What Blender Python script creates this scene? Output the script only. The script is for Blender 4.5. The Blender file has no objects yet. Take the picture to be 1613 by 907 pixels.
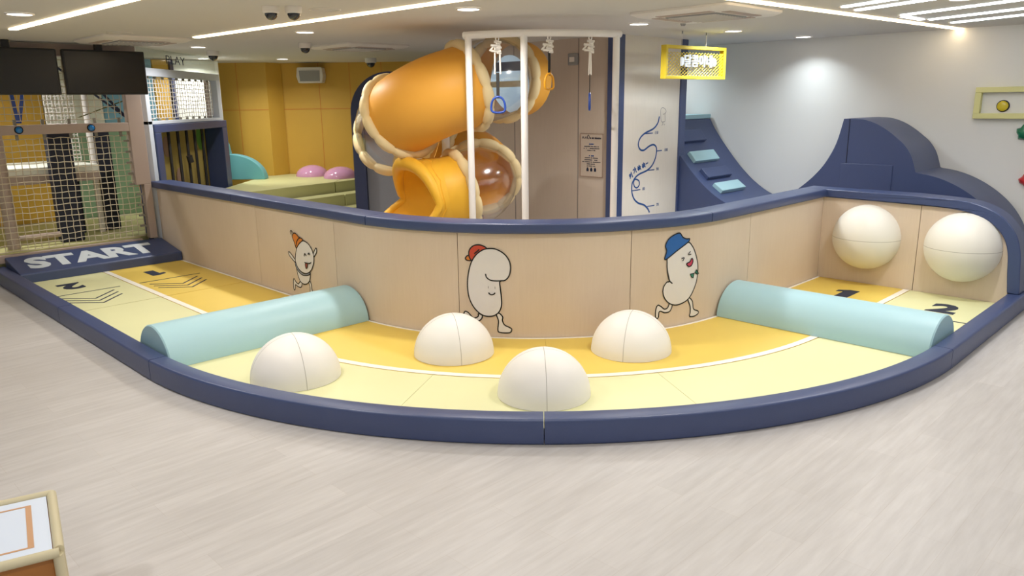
import bpy, bmesh, math, random
from math import sin, cos, pi, radians, sqrt, atan2, hypot
from mathutils import Vector, Matrix
from mathutils.geometry import tessellate_polygon
random.seed(7)
SC = bpy.context.scene
COL = SC.collection

# ------------------------------------------------------------------ camera
cam_d = bpy.data.cameras.new('camera'); cam = bpy.data.objects.new('camera', cam_d); COL.objects.link(cam)
cam_d.sensor_width = 36.0
cam_d.lens = 1200.0 / 1613.0 * 36.0
cam_d.clip_start = 0.05; cam_d.clip_end = 100
_p, _r = radians(13.75), radians(-0.75)
cam.matrix_world = (Matrix.Translation((0, 0, 2.0)) @ Matrix.Rotation(pi / 2 - _p, 4, 'X') @ Matrix.Rotation(_r, 4, 'Z'))
SC.camera = cam

# ------------------------------------------------------------------ world, exposure
ZC = 2.75                      # ceiling height
w = bpy.data.worlds.new('world'); SC.world = w; w.use_nodes = True
w.node_tree.nodes['Background'].inputs[0].default_value = (0.93, 0.97, 1.0, 1)
w.node_tree.nodes['Background'].inputs[1].default_value = 0.42
SC.view_settings.view_transform = 'Standard'; SC.view_settings.look = 'None'
SC.view_settings.gamma = 1.0; SC.view_settings.use_curve_mapping = False
SC.view_settings.exposure = 0.04
DOWNLIGHT_W = 22.0
TUBE_STR = 13.0
STRIP_STR = 10.0

# ------------------------------------------------------------------ materials
def lin(h):
    h = h.lstrip('#'); o = []
    for i in (0, 2, 4):
        c = int(h[i:i+2], 16) / 255.0
        o.append(c / 12.92 if c <= 0.04045 else ((c + 0.055) / 1.055) ** 2.4)
    return (o[0], o[1], o[2], 1.0)
M = {}
def mat(name, col, rough=0.5, metal=0.0, bump=0.0, bscale=60.0, var=0.0, vscale=3.0, emit=0.0, coat=0.0, spec=0.5):
    m = bpy.data.materials.new(name); m.use_nodes = True; nt = m.node_tree
    b = nt.nodes['Principled BSDF']
    c = lin(col) if isinstance(col, str) else col
    b.inputs['Base Color'].default_value = c
    b.inputs['Roughness'].default_value = rough; b.inputs['Metallic'].default_value = metal
    b.inputs['Specular IOR Level'].default_value = spec
    b.inputs['Coat Weight'].default_value = coat
    if emit: b.inputs['Emission Color'].default_value = c; b.inputs['Emission Strength'].default_value = emit
    if bump or var:
        tc = nt.nodes.new('ShaderNodeTexCoord')
        if bump:
            n = nt.nodes.new('ShaderNodeTexNoise'); n.inputs['Scale'].default_value = bscale; n.inputs['Detail'].default_value = 3
            bp = nt.nodes.new('ShaderNodeBump'); bp.inputs['Strength'].default_value = bump; bp.inputs['Distance'].default_value = 0.004
            nt.links.new(tc.outputs['Object'], n.inputs['Vector']); nt.links.new(n.outputs['Fac'], bp.inputs['Height']); nt.links.new(bp.outputs['Normal'], b.inputs['Normal'])
        if var:
            n2 = nt.nodes.new('ShaderNodeTexNoise'); n2.inputs['Scale'].default_value = vscale; n2.inputs['Detail'].default_value = 4
            mx = nt.nodes.new('ShaderNodeMix'); mx.data_type = 'RGBA'
            mx.inputs['A'].default_value = tuple(x * (1 - var) for x in c[:3]) + (1,); mx.inputs['B'].default_value = tuple(min(1, x * (1 + var)) for x in c[:3]) + (1,)
            nt.links.new(tc.outputs['Object'], n2.inputs['Vector']); nt.links.new(n2.outputs['Fac'], mx.inputs['Factor']); nt.links.new(mx.outputs['Result'], b.inputs['Base Color'])
    M[name] = m; return m

mat('navy', '#36456f', 0.4, bump=.12, bscale=45, var=.05, spec=.75)
mat('navy_dark', '#1b2035', 0.6)
mat('yellow_mat', '#e4c65e', 0.5, bump=.1, bscale=30, var=.03)
mat('pale_mat', '#dfdead', 0.5, bump=.1, bscale=30, var=.03)
mat('white_line', '#efeae0', 0.55)
mat('teal', '#a6cbd4', 0.45, bump=.08, bscale=20, var=.03)
mat('teal_deep', '#6fb6bf', 0.5)
mat('sky_blue', '#85b8cc', 0.6)
mat('ink', '#232c44', 0.6)
mat('ink_black', '#111111', 0.6)
mat('decal_white', '#dedad8', 0.55)
mat('decal_red', '#c2452c', 0.55); mat('decal_orange', '#d07a2b', 0.55); mat('decal_blue', '#2560a8', 0.55)
mat('decal_pink', '#c33a56', 0.55); mat('decal_green', '#2f7a62', 0.55); mat('decal_grey', '#8a90a0', 0.55); mat('tongue', '#8c3b36', 0.6)
mat('chart_blue', '#1f4f92', 0.6); mat('chart_grey', '#7d7a80', 0.6)
mat('text_grey', '#ccd3d8', 0.55)
mat('yellow_pad', '#d9ad45', 0.55, bump=.1, bscale=25, var=.03)
mat('khaki_pad', '#a08c48', 0.6)
mat('green_pad', '#8fae8c', 0.6)
mat('pale_foam', '#cfcd92', 0.55, bump=.08, bscale=25, var=.03)
mat('slide_orange', '#edad45', 0.5, spec=.35)
mat('slide_yellow', '#ecb637', 0.48, spec=.35)
mat('cream_pad', '#e8d3a2', 0.55)
mat('pipe_white', '#f1ece7', 0.35)
mat('white_paint', '#ccd3de', 0.45)
mat('mauve_paint', '#b3a094', 0.5)
mat('net_cord', '#c9bda4', 0.8)
mat('net_dark', '#8d887c', 0.8)
mat('pink_gloss', '#d9a0c4', 0.12, coat=.5)
mat('tv_black', '#15130f', 0.25)
mat('metal_black', '#1a1a1a', 0.4)
mat('plastic_white', '#e6e0d8', 0.4)
mat('plastic_grey', '#9b9a98', 0.45)
mat('rope_white', '#efe9e0', 0.8)
mat('handle_blue', '#2b4ba0', 0.3); mat('handle_yellow', '#eda51f', 0.3)
mat('strap_black', '#24211f', 0.7)
mat('button_blue', '#1579c4', 0.15, coat=.5)
mat('button_yellow', '#d8c22c', 0.15, coat=.5)
mat('sign_yellow', '#e8cf3c', 0.4)
mat('hold_green', '#0f7350', 0.3, coat=.4); mat('hold_red', '#c62f33', 0.3, coat=.4); mat('pale_yellow_frame', '#dfdc9c', 0.5)
mat('bench_orange', '#b27434', 0.5, bump=.08, bscale=30)
mat('bench_cream', '#cfc4a2', 0.5, bump=.08, bscale=30)
mat('board_white', '#dce6f5', 0.25)
mat('board_tan', '#c99a72', 0.4)
mat('grey_wall', '#93959c', 0.7)
mat('pale_blue_wall', '#b9cdd6', 0.7)
mat('opening_added_glow', '#b7d0e2', 0.5, emit=.55)  # mild emission stands in for the bright room beyond the opening
mat('cream_bright', '#eef0e2', 0.7)
mat('olive_strap', '#77774a', 0.7)
mat('arch_navy', '#343c5c', 0.55)
mat('lamp_white', (1, 0.98, 0.95, 1), 0.4, emit=6.0)
mat('tube_white', (0.86, 0.92, 1.0, 1), 0.4, emit=TUBE_STR)
mat('strip_warm', (1.0, 0.80, 0.52, 1), 0.4, emit=STRIP_STR)
mat('neon_white', (.25, .26, .27, 1), 0.8, emit=2.4, spec=.05)
mat('dome_dark', '#1b1a19', 0.08, coat=1.0)
mat('leaf_green', '#5d8f35', 0.6)
mat('dusty_pink', '#9c7d6c', 0.6)

def clear_mat(name, col, rough, amount, ior=1.45):
    m = bpy.data.materials.new(name); m.use_nodes = True; nt = m.node_tree; nt.nodes.clear()
    out = nt.nodes.new('ShaderNodeOutputMaterial'); mx = nt.nodes.new('ShaderNodeMixShader')
    tr = nt.nodes.new('ShaderNodeBsdfTransparent'); tr.inputs[0].default_value = col
    gl = nt.nodes.new('ShaderNodeBsdfGlossy'); gl.inputs['Roughness'].default_value = rough
    lw = nt.nodes.new('ShaderNodeLayerWeight'); lw.inputs[0].default_value = amount
    nt.links.new(lw.outputs['Facing'], mx.inputs[0]); nt.links.new(tr.outputs[0], mx.inputs[1]); nt.links.new(gl.outputs[0], mx.inputs[2])
    nt.links.new(mx.outputs[0], out.inputs[0]); M[name] = m
clear_mat('clear_plastic', (0.90, 0.91, 0.92, 1), 0.15, 0.22)
clear_mat('glass_clear', (0.95, 0.97, 0.95, 1), 0.02, 0.06)

def seam_mat(name, col, axis, rough=.5, w=.0022, axis2=None):
    """vinyl with a stitched seam where an object axis crosses zero"""
    m = mat(name, col, rough, bump=.08, bscale=25); nt = m.node_tree; b = nt.nodes['Principled BSDF']
    tc = nt.nodes.new('ShaderNodeTexCoord'); sp = nt.nodes.new('ShaderNodeSeparateXYZ'); nt.links.new(tc.outputs['Object'], sp.inputs[0])
    prev = None
    for ax in [a for a in (axis, axis2) if a]:
        ab = nt.nodes.new('ShaderNodeMath'); ab.operation = 'ABSOLUTE'; nt.links.new(sp.outputs[ax], ab.inputs[0])
        lt = nt.nodes.new('ShaderNodeMath'); lt.operation = 'LESS_THAN'; lt.inputs[1].default_value = w; nt.links.new(ab.outputs[0], lt.inputs[0])
        if prev:
            mxx = nt.nodes.new('ShaderNodeMath'); mxx.operation = 'MAXIMUM'; nt.links.new(prev.outputs[0], mxx.inputs[0]); nt.links.new(lt.outputs[0], mxx.inputs[1]); prev = mxx
        else: prev = lt
    mx = nt.nodes.new('ShaderNodeMix'); mx.data_type = 'RGBA'; c = lin(col)
    mx.inputs['A'].default_value = c; mx.inputs['B'].default_value = (c[0]*.5, c[1]*.48, c[2]*.45, 1)
    nt.links.new(prev.outputs[0], mx.inputs['Factor']); nt.links.new(mx.outputs['Result'], b.inputs['Base Color'])
seam_mat('dome_vinyl', '#eeeae4', 'X', axis2='Y')
seam_mat('ball_vinyl', '#e6e2d8', 'Z')

def birch_mat(name, col, dark):
    m = bpy.data.materials.new(name); m.use_nodes = True; nt = m.node_tree; b = nt.nodes['Principled BSDF']
    b.inputs['Roughness'].default_value = .55
    tc = nt.nodes.new('ShaderNodeTexCoord'); mp = nt.nodes.new('ShaderNodeMapping'); mp.inputs['Scale'].default_value = (26, 26, 1.6)
    n = nt.nodes.new('ShaderNodeTexNoise'); n.inputs['Scale'].default_value = 2.4; n.inputs['Detail'].default_value = 6; n.inputs['Roughness'].default_value = .65
    n2 = nt.nodes.new('ShaderNodeTexNoise'); n2.inputs['Scale'].default_value = 1.3; n2.inputs['Detail'].default_value = 2
    ad = nt.nodes.new('ShaderNodeMath'); ad.operation = 'MULTIPLY_ADD'; ad.inputs[1].default_value = .55
    r = nt.nodes.new('ShaderNodeMix'); r.data_type = 'RGBA'; r.inputs['A'].default_value = lin(dark); r.inputs['B'].default_value = lin(col)
    nt.links.new(tc.outputs['Object'], mp.inputs[0]); nt.links.new(mp.outputs[0], n.inputs['Vector']); nt.links.new(tc.outputs['Object'], n2.inputs['Vector'])
    nt.links.new(n.outputs['Fac'], ad.inputs[0]); nt.links.new(n2.outputs['Fac'], ad.inputs[2])
    nt.links.new(ad.outputs[0], r.inputs['Factor']); nt.links.new(r.outputs['Result'], b.inputs['Base Color']); M[name] = m
birch_mat('birch', '#d8c6b2', '#c6b19a')
birch_mat('birch_pale', '#e6dfd4', '#d2c9bc')
birch_mat('birch_brown', '#cfc0b1', '#bcac9c')

def floor_mat():
    m = bpy.data.materials.new('vinyl_plank'); m.use_nodes = True; nt = m.node_tree; b = nt.nodes['Principled BSDF']
    b.inputs['Roughness'].default_value = .42
    L = nt.links.new
    tc = nt.nodes.new('ShaderNodeTexCoord'); mp = nt.nodes.new('ShaderNodeMapping'); mp.inputs['Rotation'].default_value = (0, 0, radians(-45))
    L(tc.outputs['Object'], mp.inputs[0])
    br = nt.nodes.new('ShaderNodeTexBrick'); br.inputs['Scale'].default_value = 1.0; br.inputs['Brick Width'].default_value = 1.2; br.inputs['Row Height'].default_value = .16
    br.inputs['Mortar Size'].default_value = .0012; br.inputs['Mortar Smooth'].default_value = .3; br.offset = .37
    br.inputs['Color1'].default_value = lin('#c7c3c0'); br.inputs['Color2'].default_value = lin('#bfbbb8'); br.inputs['Mortar'].default_value = lin('#bab3ad')
    L(mp.outputs[0], br.inputs['Vector'])
    mp2 = nt.nodes.new('ShaderNodeMapping'); mp2.inputs['Scale'].default_value = (1.0, 9.0, 1); L(mp.outputs[0], mp2.inputs[0])
    n = nt.nodes.new('ShaderNodeTexNoise'); n.inputs['Scale'].default_value = 2.6; n.inputs['Detail'].default_value = 7; n.inputs['Roughness'].default_value = .6; L(mp2.outputs[0], n.inputs['Vector'])
    cr = nt.nodes.new('ShaderNodeValToRGB'); cr.color_ramp.elements[0].position = .3; cr.color_ramp.elements[0].color = (.80, .785, .775, 1); cr.color_ramp.elements[1].position = .7; cr.color_ramp.elements[1].color = (1.0, 1.0, 1.0, 1)
    L(n.outputs['Fac'], cr.inputs[0])
    mx = nt.nodes.new('ShaderNodeMix'); mx.data_type = 'RGBA'; mx.blend_type = 'MULTIPLY'; mx.inputs['Factor'].default_value = .8
    L(br.outputs['Color'], mx.inputs['A']); L(cr.outputs[0], mx.inputs['B'])
    L(mx.outputs['Result'], b.inputs['Base Color']); M['floor'] = m
floor_mat()
mat('ceiling_paint', '#d6d2cc', 0.85)
mat('wall_paint', '#e8e7e3', 0.8)

# ------------------------------------------------------------------ frames of the room (everything stands at 45 degrees to the view)
CX, CY, S2 = 0.28, 8.57, sqrt(.5)
def FL(s, r, z): return Vector((CX - S2 * (s + r), CY + S2 * (s - r), z))      # left straight of the track
def FR(s, r, z): return Vector((CX + S2 * (s + r), CY + S2 * (s - r), z))      # right straight of the track
def TP(t, r, z):
    """track: |t|<=45 degrees on the bend, beyond that 45 + metres along the straight"""
    a = radians(max(-45, min(45, t))); e = max(0, abs(t) - 45); sg = 1 if t >= 0 else -1
    return Vector((CX + r * sin(a) + sg * cos(radians(45)) * e * 1.0, CY - r * cos(a) + S2 * e, z))
def AR(l, z, off=0.0, R=2.39):
    q = R * pi / 4
    t = l / R * 180 / pi if abs(l) <= q else (1 if l > 0 else -1) * (45 + abs(l) - q)
    return TP(t, R + off, z)

# ------------------------------------------------------------------ builders
def wpos(o):
    v = Vector((0, 0, 0))
    while o is not None: v += o.location; o = o.parent
    return v
def obj(name, V, F, m, parent=None, smooth=False, bev=0.0, loc=None, seg=2, fm=None):
    V = [Vector(v) for v in V]
    if parent is not None:
        base = wpos(parent); l = Vector((0, 0, 0))
        if loc is not None: l = Vector(loc) - base
        off = base + l
    else:
        if loc is None:
            xs = [v.x for v in V]; ys = [v.y for v in V]; zs = [v.z for v in V]
            loc = Vector(((min(xs) + max(xs)) / 2, (min(ys) + max(ys)) / 2, min(zs)))
        l = Vector(loc); off = l
    me = bpy.data.meshes.new(name); me.from_pydata([v - off for v in V], [], F)
    ms = m if isinstance(m, (list, tuple)) else [m]
    for x in ms: me.materials.append(M[x])
    if fm:
        for p, i in zip(me.polygons, fm): p.material_index = i
    bm = bmesh.new(); bm.from_mesh(me); bmesh.ops.recalc_face_normals(bm, faces=bm.faces); bm.to_mesh(me); bm.free()
    if smooth:
        me.polygons.foreach_set('use_smooth', [True] * len(me.polygons))
        try: me.set_sharp_from_angle(angle=radians(38))
        except Exception: pass
    me.update()
    o = bpy.data.objects.new(name, me); COL.objects.link(o); o.location = l
    if parent is not None: o.parent = parent
    if bev:
        b = o.modifiers.new('edge', 'BEVEL'); b.width = bev; b.segments = seg; b.limit_method = 'ANGLE'; b.angle_limit = radians(40)
    return o
def tag(o, label, cat, group=None, kind=None):
    o['label'] = label; o['category'] = cat
    if group: o['group'] = group
    if kind: o['kind'] = kind
    return o
def thing(name, label, cat, loc, group=None):
    o = bpy.data.objects.new(name, None); o.empty_display_size = .1; COL.objects.link(o); o.location = Vector(loc)
    return tag(o, label, cat, group)
def struct(o): o['kind'] = 'structure'; return o

class G:
    """geometry collector in world coordinates"""
    def __init__(s): s.V = []; s.F = []; s.I = []
    def add(s, V, F, i=0):
        n = len(s.V); s.V += [Vector(v) for v in V]; s.F += [tuple(a + n for a in f) for f in F]; s.I += [i] * len(F); return s
    def hexa(s, P, i=0):     # 8 corners: bottom 4 then top 4
        return s.add(P, [(0, 3, 2, 1), (4, 5, 6, 7), (0, 1, 5, 4), (1, 2, 6, 5), (2, 3, 7, 6), (3, 0, 4, 7)], i)
    def boxf(s, fr, a0, a1, b0, b1, z0, z1, i=0):
        return s.hexa([fr(a0, b0, z0), fr(a1, b0, z0), fr(a1, b1, z0), fr(a0, b1, z0), fr(a0, b0, z1), fr(a1, b0, z1), fr(a1, b1, z1), fr(a0, b1, z1)], i)
    def box(s, x0, x1, y0, y1, z0, z1, i=0):
        return s.boxf(lambda a, b, c: Vector((a, b, c)), x0, x1, y0, y1, z0, z1, i)
    def loft(s, rings, closed=True, caps=True, i=0, loop=False):
        n = len(rings[0]); V = [v for r in rings for v in r]; F = []
        m = len(rings)
        for a in range(m if loop else m - 1):
            b = (a + 1) % m
            for k in range(n if closed else n - 1):
                k2 = (k + 1) % n; F.append((a * n + k, a * n + k2, b * n + k2, b * n + k))
        if caps and closed and not loop:
            F.append(tuple(range(n - 1, -1, -1))); F.append(tuple((m - 1) * n + k for k in range(n)))
        return s.add(V, F, i)
    def tube(s, pts, r, n=10, closed=False, caps=True, i=0, up=None):
        pts = [Vector(p) for p in pts]; m = len(pts); rings = []; pu = None
        for k in range(m):
            if closed: T = pts[(k + 1) % m] - pts[k - 1]
            else: T = pts[min(k + 1, m - 1)] - pts[max(k - 1, 0)]
            if T.length < 1e-9: T = Vector((0, 0, 1))
            T.normalize()
            if pu is None:
                u = Vector(up) if up else (Vector((0, 0, 1)) if abs(T.z) < .9 else Vector((1, 0, 0)))
            else: u = pu
            u = (u - T * u.dot(T)).normalized(); pu = u; v = T.cross(u)
            rr = r(k / (m - 1 if not closed else m)) if callable(r) else r
            rings.append([pts[k] + (u * cos(2 * pi * j / n) + v * sin(2 * pi * j / n)) * rr for j in range(n)])
        return s.loft(rings, True, caps, i, loop=closed)
    def extr(s, poly, fr, d0, d1, i=0):
        """poly of (a,b) pairs; fr(a,b,d) -> world; extruded d0..d1"""
        n = len(poly); V = [fr(a, b, d0) for a, b in poly] + [fr(a, b, d1) for a, b in poly]
        tri = tessellate_polygon([[Vector((a, b, 0)) for a, b in poly]])
        F = [tuple(t) for t in tri] + [tuple(x + n for x in reversed(t)) for t in tri]
        F += [(k, (k + 1) % n, (k + 1) % n + n, k + n) for k in range(n)]
        return s.add(V, F, i)
    def out(s, name, m, parent=None, **k): return obj(name, s.V, s.F, m, parent, fm=s.I if isinstance(m, (list, tuple)) else None, **k)

def catmull(P, n=6, closed=False):
    P = [tuple(p) for p in P]; d = len(P[0]); m = len(P); out = []
    rng = range(m) if closed else range(m - 1)
    for k in rng:
        if closed: a, b, c, e = P[k - 1], P[k], P[(k + 1) % m], P[(k + 2) % m]
        else: a, b, c, e = P[max(k - 1, 0)], P[k], P[k + 1], P[min(k + 2, m - 1)]
        for j in range(n):
            t = j / n
            out.append(tuple(.5 * ((2 * b[q]) + (-a[q] + c[q]) * t + (2 * a[q] - 5 * b[q] + 4 * c[q] - e[q]) * t * t + (-a[q] + 3 * b[q] - 3 * c[q] + e[q]) * t ** 3) for q in range(d)))
    if not closed: out.append(P[-1])
    return out
def rrect(a0, a1, b0, b1, r, n=4):
    P = []
    for cx, cy, s in ((a1 - r, b0 + r, -90), (a1 - r, b1 - r, 0), (a0 + r, b1 - r, 90), (a0 + r, b0 + r, 180)):
        for k in range(n + 1):
            t = radians(s + 90 * k / n); P.append((cx + r * cos(t), cy + r * sin(t)))
    return P
def tsamples(t0, t1):
    ts = [t0]
    for b in (-45, 45):
        if t0 < b < t1: ts.append(b)
    a0, a1 = max(t0, -45), min(t1, 45)
    if a1 > a0:
        n = max(1, int((a1 - a0) / 1.5)); ts += [a0 + (a1 - a0) * k / n for k in range(n + 1)]
    ts.append(t1); ts = sorted(set(round(x, 5) for x in ts)); return ts
def tsweep(g, t0, t1, prof, i=0):
    return g.loft([[TP(t, r, z) for r, z in prof] for t in tsamples(t0, t1)], i=i)

def mesh_text(body, size, m, place, name, parent, extrude=.001, fat=0.0, align='CENTER', squash=1.0):
    c = bpy.data.curves.new('lettering', 'FONT'); c.body = body; c.size = size; c.extrude = extrude; c.offset = fat
    c.align_x = align; c.align_y = 'CENTER'; c.resolution_u = 3
    t = bpy.data.objects.new('lettering', c); COL.objects.link(t)
    dg = bpy.context.evaluated_depsgraph_get(); ev = t.evaluated_get(dg); me = bpy.data.meshes.new_from_object(ev)
    V = [place(v.co.x * squash, v.co.y, v.co.z) for v in me.vertices]; F = [tuple(p.vertices) for p in me.polygons]
    bpy.data.objects.remove(t); bpy.data.curves.remove(c); bpy.data.meshes.remove(me)
    return obj(name, V, F, m, parent)
# ------------------------------------------------------------------ room shell
def quadslab(name, P, m, th, n):
    n = Vector(n).normalized() * th
    P = [Vector(p) for p in P]; g = G(); g.hexa([p + n for p in P] + P)
    return struct(g.out(name, m, loc=(0, 0, 0)))
quadslab('floor', [(-13, -4, 0), (13, -4, 0), (13, 19, 0), (-13, 19, 0)], 'floor', .1, (0, 0, -1))
quadslab('ceiling', [(-13, -4, ZC), (13, -4, ZC), (13, 19, ZC), (-13, 19, ZC)], 'ceiling_paint', .1, (0, 0, 1))
def wallbox(name, fr, a0, a1, b0, b1, z0, z1, m):
    g = G(); g.boxf(fr, a0, a1, b0, b1, z0, z1); return struct(g.out(name, m, loc=(0, 0, 0)))
FW = lambda x, y, z: Vector((x, y, z))
wallbox('wall_right', FR, 3.93, 4.05, -2.2, 9.5, 0, ZC, 'wall_paint')
wallbox('wall_back', FW, -4.2, 3.5, 15.3, 15.4, 0, ZC, 'pale_blue_wall')
wallbox('wall_slide', FR, 1.33, 1.41, -2.30, .16, 0, ZC, 'birch_brown')         # tan timber wall behind the slide
g = G()
for r in (-1.631, -.50): g.boxf(FR, 1.327, 1.3295, r - .003, r + .003, 0, ZC)
struct(g.out('trim_1', 'ink')); g = G()
g.boxf(FR, 1.29, 1.41, -2.37, -2.30, 0, ZC); struct(g.out('trim_2', 'navy', bev=.006))
# growth chart pillar
wallbox('wall_pillar', FR, 1.36, 2.58, -.35, .17, 0, ZC, 'birch_pale')
g = G(); g.boxf(FR, 1.24, 1.36, .02, .19, 0, ZC); struct(g.out('trim_3', 'navy', bev=.008))
g = G(); g.boxf(FR, 2.58, 2.72, .00, .19, 0, ZC); struct(g.out('trim_4', 'navy', bev=.008))
# padded yellow room at the back left
g = G(); g.box(-5.4, -4.46, 14.50, 14.6, .3, ZC); struct(g.out('wall_yellow_left', 'yellow_pad'))
g = G(); g.hexa([(-4.46, 14.5, .3), (-4.27, 14.82, .3), (-4.37, 14.92, .3), (-4.56, 14.6, .3), (-4.46, 14.5, ZC), (-4.27, 14.82, ZC), (-4.37, 14.92, ZC), (-4.56, 14.6, ZC)]); struct(g.out('wall_yellow_corner', 'yellow_pad'))
g = G(); g.box(-4.29, -1.2, 14.85, 14.95, .3, ZC); struct(g.out('wall_yellow_right', 'yellow_pad'))
g = G()
for x, y in ((-5.0, 14.5), (-3.58, 14.85), (-3.0, 14.85), (-2.4, 14.85)): g.box(x - .004, x + .004, y - .004, y + .001, .7, ZC)
for x0, x1, y in ((-5.4, -4.46, 14.5), (-4.27, -1.2, 14.85)): g.box(x0, x1, y - .004, y + .001, 1.905, 1.915)
struct(g.out('trim_5', 'decal_orange'))

# ------------------------------------------------------------------ the race track
T = lambda s: 45 + s
# outer curb cushions
prof = rrect(4.23, 4.37, 0.0, .165, .016, 3)
for a, b, lab in ((-T(4.72), -T(2.118), 'long navy vinyl curb cushion at the START end of the race track'),
                  (-T(2.110), -43.3, 'straight navy vinyl curb cushion between the START end and the teal roller'),
                  (-43.19, -1.34, 'curved navy vinyl curb cushion left of the front seam, before the cream domes'),
                  (-1.27, 43.38, 'curved navy vinyl curb cushion right of the front seam'),
                  (43.45, T(2.33), 'straight navy vinyl curb cushion beside the pale finish square marked 2')):
    g = G(); tsweep(g, a, b, prof); tag(g.out('curb_cushion', 'navy', smooth=True), lab, 'cushion', 'navy curb cushions around the track')
# lane mats
def mat_piece(lab, t0, t1, r0, r1, m, border=None):
    g = G(); tsweep(g, t0, t1, rrect(r0, r1, 0, .05, .006, 2)); o = g.out('lane_mat', m, smooth=True); tag(o, lab, 'mat', 'padded mats of the race track')
    for k, (b0, b1) in enumerate(border or []):
        g = G(); tsweep(g, t0, t1, [(b0, .0495), (b1, .0495), (b1, .0515), (b0, .0515)]); g.out('white_border', 'white_line', o)
    return o
e = .012
ye = [(2.398, 2.425), (3.305, 3.365)]
yl1 = mat_piece('yellow lane mat marked 1 beside the START block', -T(4.06), -T(2.25 + e/2), 2.395, 3.366, 'yellow_mat', ye)
mat_piece('yellow lane mat below the bean in the party hat, behind the left teal roller', -T(2.25 - e/2), -T(.02), 2.395, 3.366, 'yellow_mat', ye)
mat_piece('curved yellow lane mat left of the centre seam, under a cream dome', -T(0.01), -.18, 2.395, 3.366, 'yellow_mat', ye)
mat_piece('curved yellow lane mat right of the centre seam, under a cream dome', -.13, T(0.01), 2.395, 3.366, 'yellow_mat', ye)
yr1 = mat_piece('yellow finish mat marked 1 below the first wall ball', T(.02), T(2.065), 2.395, 3.366, 'yellow_mat', ye)
pl1 = mat_piece('pale yellow lane mat marked 2 beside the START block', -T(4.06), -T(2.25 + e/2), 3.37, 4.228, 'pale_mat')
mat_piece('pale yellow lane mat along the left curb behind the teal roller', -T(2.25 - e/2), -T(.02), 3.37, 4.228, 'pale_mat')
mat_piece('curved pale yellow mat under the leftmost cream dome', -T(.01), -14.96, 3.37, 4.228, 'pale_mat')
mat_piece('curved pale yellow mat under the front cream dome', -14.91, 13.38, 3.37, 4.228, 'pale_mat')
mat_piece('curved pale yellow mat in front of the right teal roller', 13.43, T(.01), 3.37, 4.228, 'pale_mat')
pr1 = mat_piece('pale yellow finish mat marked 2 below the second wall ball', T(.02), T(2.065), 3.37, 4.228, 'pale_mat')
# printed marks on the mats
def mark(name, fr, pts, w, m, parent, closed=False, z=.0522):
    g = G()
    for (a0, b0), (a1, b1) in zip(pts[:-1], pts[1:]):
        dx, dy = a1 - a0, b1 - b0; L = hypot(dx, dy); nx, ny = -dy / L * w / 2, dx / L * w / 2
        ex, ey = dx / L * w * .4, dy / L * w * .4
        g.hexa([fr(*p, zz) for zz in (z - .002, z) for p in ((a0 - ex - nx, b0 - ey - ny), (a1 + ex - nx, b1 + ey - ny), (a1 + ex + nx, b1 + ey + ny), (a0 - ex + nx, b0 - ey + ny))])
    return g.out(name, m, parent)
mark('start_line', FL, [(3.09, 2.60), (3.09, 3.28)], .018, 'ink', yl1); mark('start_line', FL, [(3.10, 3.50), (3.10, 4.20)], .018, 'ink', pl1)
for d in (0, .125, .25):
    mark('chevron', FL, [(2.945 - d, 3.22), (2.70 - d, 2.955), (2.945 - d, 2.69)], .020, 'ink', yl1)
    mark('chevron', FL, [(2.965 - d, 4.13), (2.705 - d, 3.868), (2.965 - d, 3.606)], .020, 'ink', pl1)
mark('finish_line', FR, [(1.11, 3.45), (1.11, 4.2)], .02, 'ink', pr1); mark('finish_line', FR, [(1.11, 2.5), (1.11, 3.25)], .02, 'ink', yr1)
# numbers: left read in the running direction, right likewise
ONE = [(-.055, -.155), (.06, -.155), (.06, .155), (-.03, .155), (-.115, .095), (-.115, .03), (-.055, .055)]
G().extr(ONE, lambda a, b, d: FL(3.52 - b, 2.975 + a, d), .0505, .0527).out('lane_number', 'ink', yl1)
mesh_text('2', .44, 'ink', lambda x, y, z: FL(3.53 - y, 3.87 + x, .0515 + z), 'lane_number', pl1, .0012, .022)
G().extr(ONE, lambda a, b, d: FR(1.49 + b * 1.1, 2.95 + a * 1.1, d), .0505, .0527).out('lane_number', 'ink', yr1)
mesh_text('2', .46, 'ink', lambda x, y, z: FR(1.50 + y, 3.85 + x, .0515 + z), 'lane_number', pr1, .0012, .022)

# START block
root = thing('start_block', 'navy wedge block with START lettered in pale grey', 'start block', FL(4.38, 3.3, .0))
g = G(); pf = [(4.06, .052), (4.06, .15), (4.075, .163), (4.68, .268), (4.70, .272), (4.70, 0.0), (4.09, 0.0)]
g.extr([(a, z) for a, z in pf], lambda a, z, d: FL(a, d, z), 2.398, 4.226); g.out('body', 'navy', root, bev=.008)
mesh_text('START', .50, 'text_grey', lambda x, y, z: FL(4.36 + y * .985, 3.36 - x * 1.0, .2125 + y * .17 + z + .002), 'lettering', root, .002, .022, squash=.98)

# teal half rollers lying across both lanes
def roller(sgn, lab):
    g = G(); rings = []
    fr = FL if sgn < 0 else FR
    for rho, k in ((2.405, .97), (2.415, 1.0), (4.205, 1.0), (4.215, .97)):
        rings.append([fr(.17 + .31 * k * cos(pi * j / 28), rho, .052 + .285 * k * sin(pi * j / 28)) for j in range(29)])
    g.loft(rings); tag(g.out('half_roller', 'teal', smooth=True), lab, 'roller', 'teal half rollers across the lanes')
roller(-1, 'long teal half-round roller near the START end'); roller(1, 'long teal half-round roller near the finish squares')

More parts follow.
